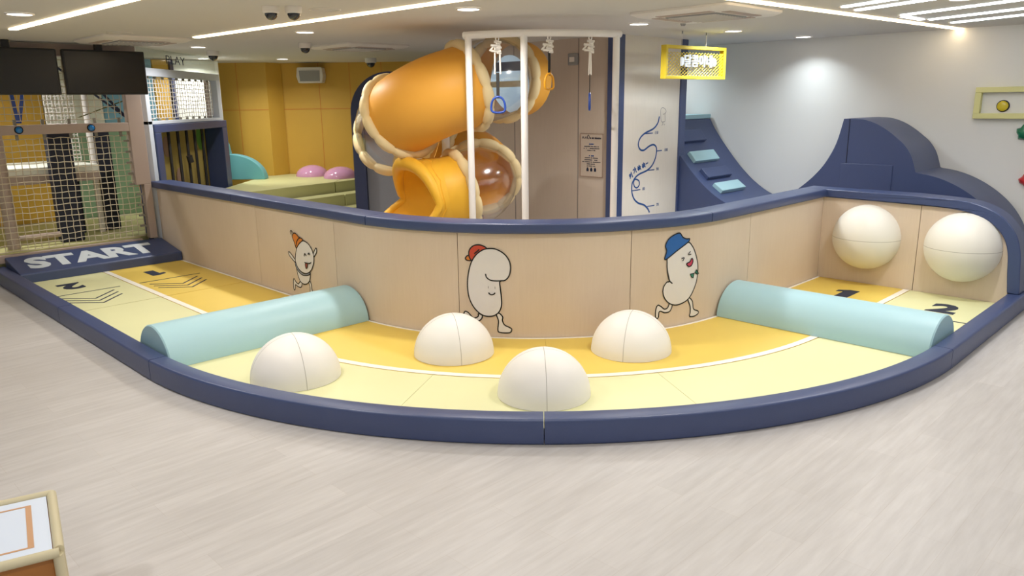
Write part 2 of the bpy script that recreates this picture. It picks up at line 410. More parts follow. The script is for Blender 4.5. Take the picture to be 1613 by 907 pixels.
# cream half domes on the mats
def dome(name, X, Y, r, m, lab, grp, z=.052, rot=0, h=None, cat='dome'):
    V = []; F = []; n = 48; k = 14; h = h or r
    for a in range(k):
        ph = (pi / 2) * a / k
        for b in range(n): V.append((r * cos(ph) * cos(2 * pi * b / n), r * cos(ph) * sin(2 * pi * b / n), h * sin(ph)))
    V.append((0, 0, h))
    for a in range(k - 1):
        for b in range(n): F.append((a * n + b, a * n + (b + 1) % n, (a + 1) * n + (b + 1) % n, (a + 1) * n + b))
    for b in range(n): F.append(((k - 1) * n + b, (k - 1) * n + (b + 1) % n, k * n))
    F.append(tuple(range(n - 1, -1, -1)))
    o = obj(name, [Vector(v) + Vector((X, Y, z)) for v in V], F, m, smooth=True, loc=(X, Y, z)); o.rotation_euler.z = rot
    return tag(o, lab, cat, grp)
gd = 'cream domes on the track mats'
dome('floor_dome', -1.60, 5.31, .325, 'dome_vinyl', 'cream vinyl floor dome on the pale lane, nearest the left teal roller', gd, rot=.5)
dome('floor_dome', -.47, 5.81, .32, 'dome_vinyl', 'cream vinyl floor dome on the yellow lane, below the bean in the red cap', gd, rot=.25)
dome('floor_dome', .95, 5.83, .32, 'dome_vinyl', 'cream vinyl floor dome on the yellow lane, beside the bean in the blue hat', gd, rot=-.35)
dome('floor_dome', .21, 4.91, .32, 'dome_vinyl', 'cream vinyl floor dome frontmost, against the seam of the front curb', gd, rot=0.02)

# ------------------------------------------------------------------ timber barrier
q = 2.39 * pi / 4
def l2t(l): return l / 2.39 * 180 / pi if abs(l) <= q else (1 if l > 0 else -1) * (45 + abs(l) - q)
seams = [-(q + 4.68), -3.814, -2.262, -.745, .738, 2.318, q + 2.066]
labs = ['birch barrier panel nearest the START block', 'birch barrier panel carrying the bean in the orange party hat',
        'birch barrier panel behind the end of the left teal roller', 'birch barrier panel at the middle of the bend, carrying the bean in the red cap',
        'birch barrier panel carrying the bean in the blue bucket hat', 'birch barrier panel beside the finish square marked 1']
for k in range(6):
    g = G(); tsweep(g, l2t(seams[k] + .003), l2t(seams[k + 1] - .003), [(2.34, 0), (2.39, 0), (2.39, .945), (2.34, .945)])
    tag(g.out('barrier_panel', 'birch', smooth=True), labs[k], 'barrier panel', 'birch panels of the track barrier')
prof = rrect(2.16, 2.43, .945, 1.03, .014, 3)
for a, b, lab in ((-T(4.74), -T(2.425), 'navy padded rail cushion in front of the barred navy opening'),
                  (-T(2.415), -40.6, 'navy padded rail cushion above the bean in the party hat'),
                  (-40.4, 37.8, 'long curved navy padded rail cushion in front of the slide'),
                  (38.0, T(2.035), 'navy padded rail cushion running to the corner by the wall balls')):
    g = G(); tsweep(g, a, b, prof); tag(g.out('rail_cushion', 'navy', smooth=True), lab, 'cushion', 'navy rail cushions on the barrier')
# end wall with the two balls
inner = [(2.43, .945), (3.55, .93)]
arc = catmull([(3.55, .93), (3.80, .905), (4.00, .83), (4.13, .70), (4.185, .55), (4.205, .35), (4.225, .17)], 5)
outer = catmull([(3.58, 1.02), (3.86, .995), (4.08, .905), (4.225, .75), (4.29, .57), (4.31, .37), (4.33, .168)], 5)
edge = [(2.39, .945)] + [(a, b) for a, b in arc] + [(4.228, 0)]
g = G(); g.extr([(2.34, 0), (2.34, .945)] + [(2.42, .945)] + [p for p in arc if p[0] < 3.4] + [(3.384, .945 - .01)] + [(3.384, 0)], lambda a, z, d: FR(d, a, z), 2.07, 2.13)
tag(g.out('end_panel', 'birch'), 'upright birch end panel behind the first wall ball', 'barrier panel', 'birch end panels with the wall balls')
g = G(); g.extr([(3.39, 0), (3.39, .93)] + arc + [(4.228, 0)], lambda a, z, d: FR(d, a, z), 2.07, 2.13)
tag(g.out('end_panel', 'birch'), 'birch end panel with a rounded shoulder behind the second wall ball', 'barrier panel', 'birch end panels with the wall balls')
g = G(); g.extr([(2.165, .945), (2.165, 1.03), (3.3, 1.03)] + outer + arc[::-1] + [(3.3, .937)], lambda a, z, d: FR(d, a, z), 2.04, 2.30)
tag(g.out('arched_rail_cushion', 'navy', bev=.012, smooth=True), 'navy rail cushion that curves down around the end panels', 'cushion')
def wball(rc, zc, r, lab):
    c = FR(2.07, rc, zc); V = []; F = []; n = 40; k = 16
    nrm = Vector((-S2, -S2, 0)); sd = Vector((S2, -S2, 0)); up = Vector((0, 0, 1))
    for a in range(k + 1):
        ph = (pi / 2) * a / k
        for b in range(n):
            V.append(c + nrm * (r * .98 * cos(pi / 2 - ph) if False else r * .98 * sin(pi / 2 - ph)) + (sd * cos(2 * pi * b / n) + up * sin(2 * pi * b / n)) * (r * cos(pi / 2 - ph)))
    V = [v for v in V]
    for a in range(k):
        for b in range(n): F.append((a * n + b, a * n + (b + 1) % n, (a + 1) * n + (b + 1) % n, (a + 1) * n + b))
    F.append(tuple(k * n + b for b in range(n)))
    bmv = obj('wall_ball', V, F, 'ball_vinyl', smooth=True, loc=c)
    return tag(bmv, lab, 'ball', 'cream half balls on the end panels')
wball(2.885, .555, .342, 'cream vinyl half ball on the end panel, above the yellow finish square')
wball(3.80, .555, .342, 'cream vinyl half ball on the end panel, under the rounded shoulder of the rail')

# ------------------------------------------------------------------ bean figures stuck on the barrier
DECALS = {
 'party': {
  'body': [(-2.842,0.667),(-2.752,0.653),(-2.693,0.607),(-2.66,0.55),(-2.662,0.478),(-2.705,0.401),(-2.771,0.351),(-2.841,0.331),(-2.917,0.338),(-2.981,0.37),(-3.022,0.424),(-3.011,0.494),(-2.976,0.572),(-2.916,0.629)],
  'belly': [(-3.022,0.424),(-3.011,0.348),(-2.994,0.285),(-2.951,0.227),(-2.876,0.212),(-2.804,0.237),(-2.764,0.284),(-2.756,0.34),(-2.835,0.373),(-2.956,0.42)],
  'strap': [(-3.021,0.429),(-3.027,0.391),(-2.994,0.345),(-2.921,0.31),(-2.845,0.308),(-2.762,0.33),(-2.754,0.353),(-2.842,0.328),(-2.917,0.336),(-2.981,0.37)],
  'hat': [(-2.987,0.579),(-3.013,0.635),(-3.045,0.69),(-3.013,0.726),(-2.97,0.726),(-2.914,0.696),(-2.856,0.687),(-2.85,0.668),(-2.916,0.629),(-2.965,0.587)],
  'hatband': [(-2.984,0.598),(-2.955,0.651),(-2.916,0.683),(-2.881,0.691)],
  'curl': [(-3.06,0.707),(-3.073,0.732),(-3.058,0.748),(-3.037,0.741),(-3.04,0.723)],
  'larm': [(-3.023,0.415),(-3.125,0.466),(-3.158,0.503),(-3.138,0.516),(-3.094,0.493),(-3.022,0.442)],
  'rarm': [(-2.664,0.558),(-2.61,0.618),(-2.594,0.611),(-2.604,0.574),(-2.658,0.528)],
  'lleg': [(-2.969,0.224),(-3.008,0.195),(-3.05,0.207),(-3.09,0.238),(-3.109,0.193),(-3.108,0.123),(-3.087,0.122),(-3.067,0.176),(-3.022,0.165),(-2.96,0.166),(-2.933,0.212)],
  'rleg': [(-2.791,0.243),(-2.777,0.191),(-2.785,0.112),(-2.713,0.133),(-2.745,0.182),(-2.747,0.228),(-2.768,0.256)],
  'eyel': [(-2.832,0.511),(-2.816,0.54),(-2.791,0.522)],
  'eyer': [(-2.752,0.536),(-2.736,0.557),(-2.719,0.537)],
  'mouth': [(-2.832,0.448),(-2.782,0.446),(-2.731,0.451),(-2.701,0.466)],
  'tongue': [(-2.82,0.44),(-2.822,0.402),(-2.807,0.388),(-2.784,0.412),(-2.778,0.443)],
 },
 'cap': {
  'body': [(-0.47,0.817),(-0.408,0.812),(-0.343,0.775),(-0.302,0.719),(-0.29,0.657),(-0.303,0.59),(-0.337,0.551),(-0.38,0.539),(-0.38,0.488),(-0.372,0.41),(-0.371,0.332),(-0.394,0.273),(-0.438,0.24),(-0.496,0.232),(-0.555,0.251),(-0.613,0.308),(-0.651,0.389),(-0.663,0.486),(-0.655,0.584),(-0.628,0.686),(-0.582,0.76),(-0.523,0.804)],
  'fold': [(-0.503,0.602),(-0.494,0.571),(-0.461,0.548),(-0.413,0.543),(-0.365,0.546)],
  'hat': [(-0.622,0.71),(-0.643,0.748),(-0.64,0.796),(-0.609,0.833),(-0.565,0.846),(-0.522,0.839),(-0.492,0.815),(-0.552,0.78),(-0.602,0.721)],
  'brim': [(-0.633,0.753),(-0.66,0.749),(-0.676,0.727),(-0.662,0.711),(-0.627,0.71),(-0.62,0.73)],
  'stripe': [(-0.596,0.77),(-0.551,0.808)],
  'eyel': [(-0.482,0.487),(-0.479,0.487)],
  'eyer': [(-0.424,0.484),(-0.421,0.484)],
  'mouth': [(-0.48,0.441),(-0.463,0.425),(-0.439,0.426),(-0.422,0.441)],
  'lleg': [(-0.706,0.227),(-0.694,0.263),(-0.664,0.255),(-0.625,0.215),(-0.595,0.214),(-0.575,0.23),(-0.573,0.25),(-0.54,0.237),(-0.551,0.202),(-0.586,0.183),(-0.636,0.202),(-0.676,0.214)],
  'rleg': [(-0.416,0.25),(-0.4,0.194),(-0.406,0.114),(-0.387,0.093),(-0.305,0.093),(-0.288,0.123),(-0.305,0.139),(-0.348,0.161),(-0.366,0.2),(-0.363,0.23),(-0.391,0.261)],
 },
 'bucket': {
  'body': [(1.317,0.789),(1.376,0.752),(1.42,0.682),(1.452,0.597),(1.461,0.52),(1.45,0.426),(1.408,0.336),(1.359,0.28),(1.297,0.251),(1.212,0.241),(1.14,0.264),(1.087,0.313),(1.062,0.373),(1.071,0.428),(1.103,0.462),(1.128,0.468),(1.102,0.564),(1.096,0.63),(1.105,0.68),(1.2,0.73)],
  'fold': [(1.1,0.565),(1.125,0.478),(1.161,0.442)],
  'hat': [(1.072,0.663),(1.085,0.737),(1.07,0.784),(1.098,0.836),(1.158,0.871),(1.221,0.881),(1.259,0.842),(1.303,0.823),(1.34,0.819),(1.317,0.789),(1.2,0.73)],
  'eyel': [(1.249,0.655),(1.281,0.658),(1.264,0.632)],
  'eyer': [(1.351,0.708),(1.327,0.683),(1.361,0.681)],
  'mouth': [(1.313,0.6),(1.352,0.614),(1.376,0.642),(1.391,0.614),(1.374,0.579),(1.342,0.573)],
  'bow': [(1.362,0.5),(1.411,0.503),(1.401,0.461),(1.38,0.474)],
  'bowb': [(1.418,0.507),(1.436,0.533),(1.469,0.49),(1.452,0.49)],
  'lleg': [(1.14,0.264),(1.119,0.228),(1.085,0.221),(1.051,0.247),(1.015,0.264),(0.996,0.23),(0.994,0.164),(1.013,0.145),(1.026,0.16),(1.03,0.202),(1.052,0.204),(1.092,0.187),(1.144,0.192),(1.168,0.231),(1.167,0.254)],
  'rleg': [(1.354,0.267),(1.383,0.204),(1.387,0.145),(1.382,0.112),(1.437,0.102),(1.491,0.118),(1.489,0.142),(1.432,0.169),(1.416,0.218),(1.407,0.249),(1.372,0.283)],
 },
}


def strips(poly, step=.06):
    """cut a polygon into vertical strips so that it can follow the bend"""
    def clip(P, x, keep_gt):
        out = []
        for k in range(len(P)):
            a, b = P[k - 1], P[k]; ia = (a[0] > x) == keep_gt; ib = (b[0] > x) == keep_gt
            if ia != ib: t = (x - a[0]) / (b[0] - a[0]); out.append((x, a[1] + (b[1] - a[1]) * t))
            if ib: out.append(b)
        return out
    x0 = min(p[0] for p in poly); x1 = max(p[0] for p in poly); n = max(1, math.ceil((x1 - x0) / step)); res = []
    for k in range(n):
        P = clip(clip(poly, x0 + (x1 - x0) * k / n + 1e-7, True), x0 + (x1 - x0) * (k + 1) / n - 1e-7, False) if n > 1 else poly
        if len(P) >= 3: res.append(P)
    return res
def fill(g, poly, off):
    tri = tessellate_polygon([[Vector((a, b, 0)) for a, b in poly]])
    for t in tri:
        for P in strips([poly[i] for i in t]): g.add([AR(a, b, off) for a, b in P], [tuple(range(len(P)))])
def ribbon(g, pts, w, off, closed):
    m = len(pts); L = []; Rr = []
    for k in range(m):
        a = pts[k - 1] if (k or closed) else pts[k]; b = pts[(k + 1) % m] if (k < m - 1 or closed) else pts[k]
        dx, dy = b[0] - a[0], b[1] - a[1]; q = hypot(dx, dy) or 1
        L.append(AR(pts[k][0] - dy / q * w / 2, pts[k][1] + dx / q * w / 2, off)); Rr.append(AR(pts[k][0] + dy / q * w / 2, pts[k][1] - dx / q * w / 2, off))
    g.add(L + Rr, [(k, (k + 1) % m, m + (k + 1) % m, m + k) for k in range(m if closed else m - 1)])
def sticker(key, lab, layers, root_l):
    D = DECALS[key]; root = thing('bean_sticker', lab, 'wall sticker', AR(root_l, .05, .002), 'running beans stuck on the barrier')
    for k, (nm, src, m, mode) in enumerate(layers):
        pts = D[src]; off = .0015 + .0009 * k; w = .011 if mode != 'thin' else .008
        if mode in ('fill', 'shape', 'blob'):
            P = catmull(pts, 5, True) if mode != 'blob' else pts
            g = G(); fill(g, P, off); p = g.out(nm, m, root)
            g = G(); ribbon(g, P, w, off + .0005, True); g.out('outline', 'ink_black', p)
        elif mode == 'plain':
            g = G(); fill(g, catmull(pts, 5, True), off); g.out(nm, m, root)
        else:
            P = catmull(pts, 5) if len(pts) > 2 else pts; g = G(); ribbon(g, P, w if len(pts) > 2 or nm != 'eye' else .02, off + .0005, False); g.out(nm, m, root)
sticker('party', 'white bean sticker with raised arms and an orange party hat', [
    ('leg', 'lleg', 'decal_white', 'fill'), ('leg', 'rleg', 'decal_white', 'fill'), ('arm', 'larm', 'decal_white', 'fill'), ('arm', 'rarm', 'decal_white', 'fill'),
    ('belly', 'belly', 'decal_white', 'fill'), ('head', 'body', 'decal_white', 'fill'), ('scarf', 'strap', 'decal_grey', 'fill'), ('hat', 'hat', 'decal_orange', 'fill'),
    ('hat_band', 'hatband', 'ink_black', 'line'), ('hat_curl', 'curl', 'ink_black', 'line'), ('tongue', 'tongue', 'tongue', 'fill'),
    ('eye', 'eyel', 'ink_black', 'line'), ('eye', 'eyer', 'ink_black', 'line'), ('mouth', 'mouth', 'ink_black', 'line')], -2.85)
sticker('cap', 'white bean sticker with a curled-over top and a red cap', [
    ('leg', 'lleg', 'decal_white', 'fill'), ('leg', 'rleg', 'decal_white', 'fill'), ('cap_brim', 'brim', 'decal_orange', 'fill'), ('cap', 'hat', 'decal_red', 'fill'),
    ('body', 'body', 'decal_white', 'fill'), ('fold', 'fold', 'ink_black', 'line'), ('cap_stripe', 'stripe', 'ink_black', 'line'),
    ('eye', 'eyel', 'ink_black', 'line'), ('eye', 'eyer', 'ink_black', 'line'), ('mouth', 'mouth', 'ink_black', 'line')], -.45)
sticker('bucket', 'white laughing bean sticker with a blue bucket hat and green bow tie', [
    ('leg', 'lleg', 'decal_white', 'fill'), ('leg', 'rleg', 'decal_white', 'fill'), ('body', 'body', 'decal_white', 'fill'), ('fold', 'fold', 'ink_black', 'line'),
    ('hat', 'hat', 'decal_blue', 'fill'), ('mouth', 'mouth', 'decal_pink', 'fill'), ('bow_tie', 'bow', 'decal_green', 'blob'), ('bow_tie', 'bowb', 'decal_green', 'blob'),
    ('eye', 'eyel', 'ink_black', 'thin'), ('eye', 'eyer', 'ink_black', 'thin')], 1.45)
# ------------------------------------------------------------------ net wall behind the START block
def net(name, fr, a0, a1, b0, b1, na, nb, th, m, parent=None, jit=.006):
    """woven safety net; fr(a, b, d) -> world"""
    g = G(); J = [[(random.uniform(-jit, jit), random.uniform(-jit, jit), random.uniform(-jit, jit)) for _ in range(nb + 1)] for _ in range(na + 1)]
    def P(i, j):
        x, y, d = J[i][j]; return fr(a0 + (a1 - a0) * i / na + x, b0 + (b1 - b0) * j / nb + y, d)
    for i in range(na + 1): g.tube([P(i, j) for j in range(nb + 1)], th, n=4, caps=False)
    for j in range(nb + 1): g.tube([P(i, j) for i in range(na + 1)], th, n=4, caps=False)
    return g.out(name, m, parent)
root = thing('net_wall', 'mauve timber frame with a large beige safety net behind the START block', 'net frame', FL(4.72, 3.5, 0))
g = G(); g.boxf(FL, 4.70, 4.82, 2.44, 2.63, 1.0, 2.74); g.boxf(FL, 4.70, 4.82, 2.44, 2.535, .28, 1.0); g.out('post', 'mauve_paint', root, bev=.006)
g = G(); g.boxf(FL, 4.70, 4.82, 2.63, 5.6, 1.69, 1.802); g.out('cross_beam', 'mauve_paint', root, bev=.006)
g = G(); g.boxf(FL, 4.70, 4.82, 2.63, 5.6, 2.60, 2.74); g.out('top_beam', 'mauve_paint', root, bev=.006)
g = G(); g.boxf(FL, 4.72, 4.82, 2.63, 5.6, .2, .285); g.out('bottom_beam', 'mauve_paint', root)
net('net', lambda a, b, d: FL(4.77 + d, a, b), 2.575, 5.56, .32, 1.64, 39, 18, .0048, 'net_cord', root)
net('net', lambda a, b, d: FL(4.77 + d, a, b), 2.68, 5.56, 1.85, 2.56, 38, 9, .0048, 'net_cord', root)
for k in range(10):
    for z in (1.66, 1.83): G().boxf(lambda a, b, z_: FL(4.77 + a, 2.72 + k * .29 + b, z + z_), -.012, .012, -.016, .016, -.035, .035).out('net_tie', 'net_dark', root)
for k in range(9):
    z = .45 + k * .14; G().boxf(FL, 4.755, 4.785, 2.536 + .095 * (z > 1), 2.62 + .07 * (z > 1), z - .012, z + .012).out('net_tie', 'net_dark', root)
for k, (r, lab) in enumerate(((3.08, 'glossy blue push button on the mauve beam under the right screen'), (3.865, 'glossy blue push button on the mauve beam under the left screen'))):
    rt = thing('push_button', lab, 'button', FL(4.70, r, 1.748), 'blue buttons on the beam')
    c = FL(4.70, r, 1.748); n = FL(0, 0, 0) - FL(1, 0, 0); sd = FL(0, 1, 0) - FL(0, 0, 0); up = Vector((0, 0, 1))
    def disc(rad, d0, d1, dome_=False):
        rings = []
        for d, rr in ([(d0, rad), (d1, rad), (d1 + .006, rad * .9)] if not dome_ else [(d0, rad), (d1, rad * .95), (d1 + .010, rad * .75), (d1 + .016, rad * .4), (d1 + .018, rad * .05)]):
            rings.append([c + n * d + (sd * cos(2 * pi * j / 20) + up * sin(2 * pi * j / 20)) * rr for j in range(20)])
        return G().loft(rings)
    disc(.047, .001, .008).out('bezel', 'ink_black', rt, smooth=True); disc(.038, .008, .014, True).out('cap', 'button_blue', rt, smooth=True)
for r0, r1, lab in ((2.425, 3.36, 'black flat screen hung above the right half of the net'), (3.415, 4.40, 'black flat screen hung above the left half of the net')):
    rt = thing('flat_screen', lab, 'screen', FL(4.47, (r0 + r1) / 2, 2.145), 'screens above the START block')
    g = G(); g.boxf(FL, 4.45, 4.51, r0, r1, 2.145, 2.665); g.out('casing', 'metal_black', rt, bev=.012)
    g = G(); g.boxf(FL, 4.446, 4.4495, r0 + .02, r1 - .02, 2.165, 2.645); g.out('display', 'tv_black', rt)
    rm = (r0 + r1) / 2 + (.04 if r0 < 3 else .0)
    g = G(); g.boxf(FL, 4.49, 4.56, rm - .04, rm + .04, 2.5, ZC - .001); g.out('ceiling_mount', 'metal_black', rt, bev=.004)
# play structure behind the net
g = G(); P = [FL(4.84, 2.62, 0), FL(4.84, 6.6, 0), FL(7.3, 6.6, 0), FL(7.3, .12, 0)]
g.hexa(P + [p + Vector((0, 0, .3)) for p in P]); tag(g.out('padded_floor', 'pale_foam'), 'pale yellow padded floor inside the net enclosure', 'floor mat')
def pad(r0, r1, z0, z1, m, lab, s0=7.30, s1=7.38):
    g = G(); g.boxf(FL, s0, s1, r0 + .004, r1 - .004, z0 + .003, z1 - .003); return tag(g.out('wall_pad', m, bev=.01), lab, 'wall pad', 'pads on the walls behind the nets')
pad(.15, 2.62, .3, 1.74, 'green_pad', 'grey green wall pad low behind the net, right of the navy posts')
pad(2.62, 4.4, .3, 1.74, 'yellow_pad', 'yellow wall pad low behind the START net'); pad(4.4, 6.6, .3, 1.74, 'yellow_pad', 'yellow wall pad at the far left end behind the START net')
pad(.15, .93, 1.74, 2.74, 'cream_bright', 'bright cream wall panel seen through the white framed net')
pad(.93, 1.0, 1.74, 2.74, 'arch_navy', 'narrow navy strip seen through the white framed net', 7.26)
pad(1.0, 1.27, 1.74, 2.74, 'yellow_pad', 'narrow yellow pad seen through the white framed net'); pad(1.27, 2.08, 1.74, 2.74, 'sky_blue', 'blue wall pad behind the top of the net under the right screen')
pad(2.08, 2.91, 1.74, 2.74, 'cream_bright', 'pale wall panel behind the top of the net between the screens'); pad(2.91, 4.4, 1.74, 2.74, 'yellow_pad', 'yellow wall pad behind the top of the net under the left screen')
pad(4.4, 6.6, 1.74, 2.74, 'yellow_pad', 'yellow wall pad high at the far left end behind the net')
def post(lab, s0, s1, r0, r1, z0, z1, m):
    g = G(); g.boxf(FL, s0, s1, r0, r1, z0, z1); return tag(g.out('padded_post', m, bev=.02), lab, 'post', 'posts inside the net enclosure')
post('wide navy padded post behind the START net', 5.1, 5.3, 3.21, 3.48, .3, 1.72, 'navy_dark')
post('short navy padded block beside the wide navy post', 5.75, 5.95, 3.0, 3.26, .3, 1.04, 'navy_dark')
post('narrow navy padded post behind the START net', 5.75, 5.93, 2.54, 2.75, .3, 1.72, 'navy_dark')
def pipe(name, lab, pts, r, m, cat='pipe', grp='pipes inside the net enclosure', n=10):
    g = G(); g.tube(pts, r, n); return tag(g.out(name, m, smooth=True), lab, cat, grp)
pipe('cream_pipe', 'upright cream pipe between the two navy posts', [FL(5.7, 2.81, .3), FL(5.7, 2.81, 2.7)], .04, 'pipe_white')
pipe('mauve_pipe', 'thick mauve pipe at the left end behind the START net', [FL(5.1, 4.03, .3), FL(5.1, 4.03, 2.7)], .07, 'mauve_paint')
pipe('mauve_pipe', 'horizontal mauve pipe near the floor behind the START net', [FL(5.1, 3.955, .42), FL(5.1, 3.50, .42)], .035, 'mauve_paint')
root = thing('play_platform', 'white platform deck on a mauve beam behind the START net', 'platform', FL(5.7, 3.5, 1.05))
g = G(); g.boxf(FL, 5.35, 6.6, 2.86, 4.6, 1.17, 1.26); g.out('deck', 'cream_bright', root, bev=.006)
g = G(); g.boxf(FL, 5.34, 5.42, 2.86, 4.6, 1.05, 1.17); g.out('beam', 'mauve_paint', root)
net('side_net', lambda a, b, d: FL(5.9 + d, a, b), 2.9, 3.25, 1.27, 2.3, 8, 20, .006, 'pipe_white', root)
for k, (a, b, m, lab) in enumerate((((3.87, 2.62), (3.816, 1.82), 'handle_blue', 'blue webbing strap slanting behind the left screen'), ((3.62, 2.62), (3.80, 1.82), 'handle_blue', 'blue webbing strap meeting the slanted one at the beam'),
        ((3.45, 2.6), (2.478, 1.777), 'arch_navy', 'long navy strap crossing down to the mauve post'), ((3.1, 2.5), (2.52, 1.8), 'arch_navy', 'shorter navy strap ending beside the mauve post'), ((3.137, 1.874), (2.50, 2.10), 'olive_strap', 'olive strap crossing the navy straps behind the net'))):
    g = G(); (r0, z0), (r1, z1) = a, b; w = .02; g.hexa([FL(4.88 + .012 * k + d, rr, zz) for zz0, q in ((0, 0), (0, 1)) for d, rr, zz in (((0, r0 - w, z0), (.008, r0 - w, z0), (.008, r0 + w, z0), (0, r0 + w, z0)) if not q else ((0, r1 - w, z1), (.008, r1 - w, z1), (.008, r1 + w, z1), (0, r1 + w, z1)))])
    tag(g.out('webbing_strap', m), lab, 'strap', 'straps behind the upper net')

# white framed net and navy barred opening along the left partition
XP = -4.75
root = thing('white_net_frame', 'white painted frame with a small net above the navy barred opening', 'net frame', (XP - .06, 11.6, 1.76))
g = G()
g.box(XP - .12, XP, 10.26, 12.95, 2.388, 2.492); g.box(XP - .12, XP, 10.26, 12.95, 1.762, 1.806); g.box(XP - .12, XP, 12.80, 12.95, 1.806, 2.388); g.box(XP - .12, XP, 10.26, 10.37, 0.0, 2.388)
g.out('frame', 'white_paint', root, bev=.004)
g = G(); g.box(XP - .17, XP - .121, 12.70, 12.80, 1.78, 2.40); g.out('inner_jamb', 'mauve_paint', root)
net('net', lambda a, b, d: Vector((XP - .07 + d, a, b)), 10.42, 12.72, 1.84, 2.36, 27, 9, .005, 'pipe_white', root)
for k in range(10):
    for z in (1.822, 2.372): G().box(XP - .08, XP - .05, 10.5 + k * .23, 10.53 + k * .23, z - .016, z + .016).out('net_tie', 'net_dark', root)
root = thing('barred_opening', 'navy padded box frame with black bars beside the yellow room', 'barred frame', (XP - .1, 11.7, 0))
g = G(); g.box(XP - .28, XP + .02, 10.38, 10.56, 0, 1.65); g.box(XP - .28, XP + .02, 10.38, 13.03, 1.65, 1.757); g.box(XP - .28, XP + .02, 12.82, 13.03, 0, 1.65); g.box(XP - .28, XP + .02, 10.56, 12.82, .0, .5)
g.out('frame', 'navy', root, bev=.008)
for y in (10.72, 11.06, 11.37, 11.68, 11.97, 12.27): G().tube([(XP - .11, y, .49), (XP - .11, y, 1.66)], .022, 10).out('bar', 'strap_black', root, smooth=True)
G().tube([(XP - .08, 11.62, 1.27), (XP - .07, 11.64, 1.17)], .045, 10).out('bar_knob', 'strap_black', root, smooth=True)
g = G(); g.box(XP - .30, XP - .285, 10.4, 13.0, .45, 1.70); bp = g.out('back_panel', 'khaki_pad', root)
for y, z, r, m in ((12.62, 1.50, .20, 'leaf_green'), (11.35, 1.42, .15, 'dusty_pink'), (11.70, .92, .17, 'dusty_pink')):
    G().loft([[Vector((XP - .284 + d, y + .8 * r * cos(2 * pi * j / 24), z + r * sin(2 * pi * j / 24))) for j in range(24)] for d in (0, .004)]).out('printed_spot', m, bp)
root = thing('glass_panel', 'clear glass panel lettered PLAY under the ceiling', 'glass panel', (XP - .05, 11.6, 2.492))
g = G(); g.box(XP - .056, XP - .044, 10.28, 12.93, 2.494, ZC - .002); g.out('pane', 'glass_clear', root)
mesh_text('PLAY', .17, 'ink', lambda x, y, z: Vector((XP - .040 + z, 11.42 + x * 1.5, 2.625 + y)), 'lettering', root, .001, -.002, squash=1.15)
for yy, zz in ((11.1, 2.72), (10.75, 2.60), (12.0, 2.62), (12.35, 2.60)):
    mesh_text('\u2019 \u00b7', .10, 'chart_grey', lambda x, y, z: Vector((XP - .040 + z, yy + x * 1.5, zz + y)), 'small_mark', root, .001, -.003)

# ------------------------------------------------------------------ yellow room: steps, teal hill, pink bumps
def step(lab, P, z0, z1):
    g = G(); g.extr(P, lambda a, b, d: Vector((a, b, d)), z0, z1); tag(g.out('foam_step', 'pale_foam', bev=.012), lab, 'foam step', 'pale foam steps of the yellow room')
step('upper pale yellow foam platform in the yellow room, left block', [(-4.62, 11.05), (-3.02, 13.13), (-3.02, 14.84), (-4.26, 14.80), (-4.47, 14.48), (-4.62, 14.48)], 0, .70)
step('upper pale yellow foam platform in the yellow room, right block', [(-3.01, 13.14), (-2.68, 13.60), (-2.2, 14.84), (-3.01, 14.84)], 0, .70)
step('middle pale yellow foam step, right piece', [(-2.78, 12.82), (-2.36, 13.38), (-2.62, 13.60), (-3.04, 13.02)], 0, .52)
step('middle pale yellow foam step, left piece', [(-4.55, 10.45), (-2.79, 12.80), (-3.05, 13.01), (-4.55, 11.0)], 0, .52)
step('lowest pale yellow foam step beside the slide mouth', [(-4.4, 10.05), (-2.1, 13.17), (-2.34, 13.38), (-4.5, 10.43)], 0, .34)
g = G(); hill = [(-5.3, .702), (-5.3, 1.42), (-5.2, 1.43)] + [(-5.2 + .17 * sin(radians(a)), 1.24 + .19 * cos(radians(a))) for a in range(15, 70, 10)] + [(-5.02 + .62 * sin(radians(a)), .70 + .45 * cos(radians(a))) for a in range(0, 89, 6)] + [(-4.40, .702)]
g.extr(hill, lambda a, z, d: Vector((a, d, z)), 13.75, 13.95); tag(g.out('cloud_cushion', 'teal_deep', bev=.01, smooth=True), 'teal cloud-shaped cushion standing on the foam platform', 'cushion')
for x, y, lab in ((-3.70, 14.35, 'glossy pink bump on the foam platform, nearer the teal cushion'), (-3.08, 13.90, 'glossy pink bump on the foam platform, nearer the navy arch')):
    dome('pink_bump', x, y, .30, 'pink_gloss', lab, 'pink bumps in the yellow room', z=.701, h=.20, cat='bump')

# navy arch with a grey inner panel behind the slide
root = thing('arch_panel', 'navy padded arch with a grey inner panel behind the slide', 'arch', (-1.80, 11.9, 0))
def arch(hw, zc, n=24): return [(-hw, 0)] + [(-hw * cos(pi * k / n), zc + hw * sin(pi * k / n)) for k in range(n + 1)] + [(hw, 0)]
o_, i_ = arch(.60, 1.86), arch(.42, 1.86)
g = G(); fr = lambda a, z, d: Vector((-1.80 + a, d, z))
V = [fr(a, z, d) for d in (11.8, 12.0) for a, z in o_ + i_]; n = len(o_); F = []
for k in range(n - 1):
    F += [(k, k + 1, n + k + 1, n + k), (2 * n + k, 3 * n + k, 3 * n + k + 1, 2 * n + k + 1), (k, 2 * n + k, 2 * n + k + 1, k + 1), (n + k, n + k + 1, 3 * n + k + 1, 3 * n + k)]
F += [(0, n, 3 * n, 2 * n), (n - 1, 3 * n - 1, 4 * n - 1, 2 * n - 1)]
g.add(V, F); g.out('arch_frame', 'arch_navy', root, smooth=True)
g = G(); g.extr(i_, fr, 11.92, 11.96); g.out('inner_panel', 'grey_wall', root)

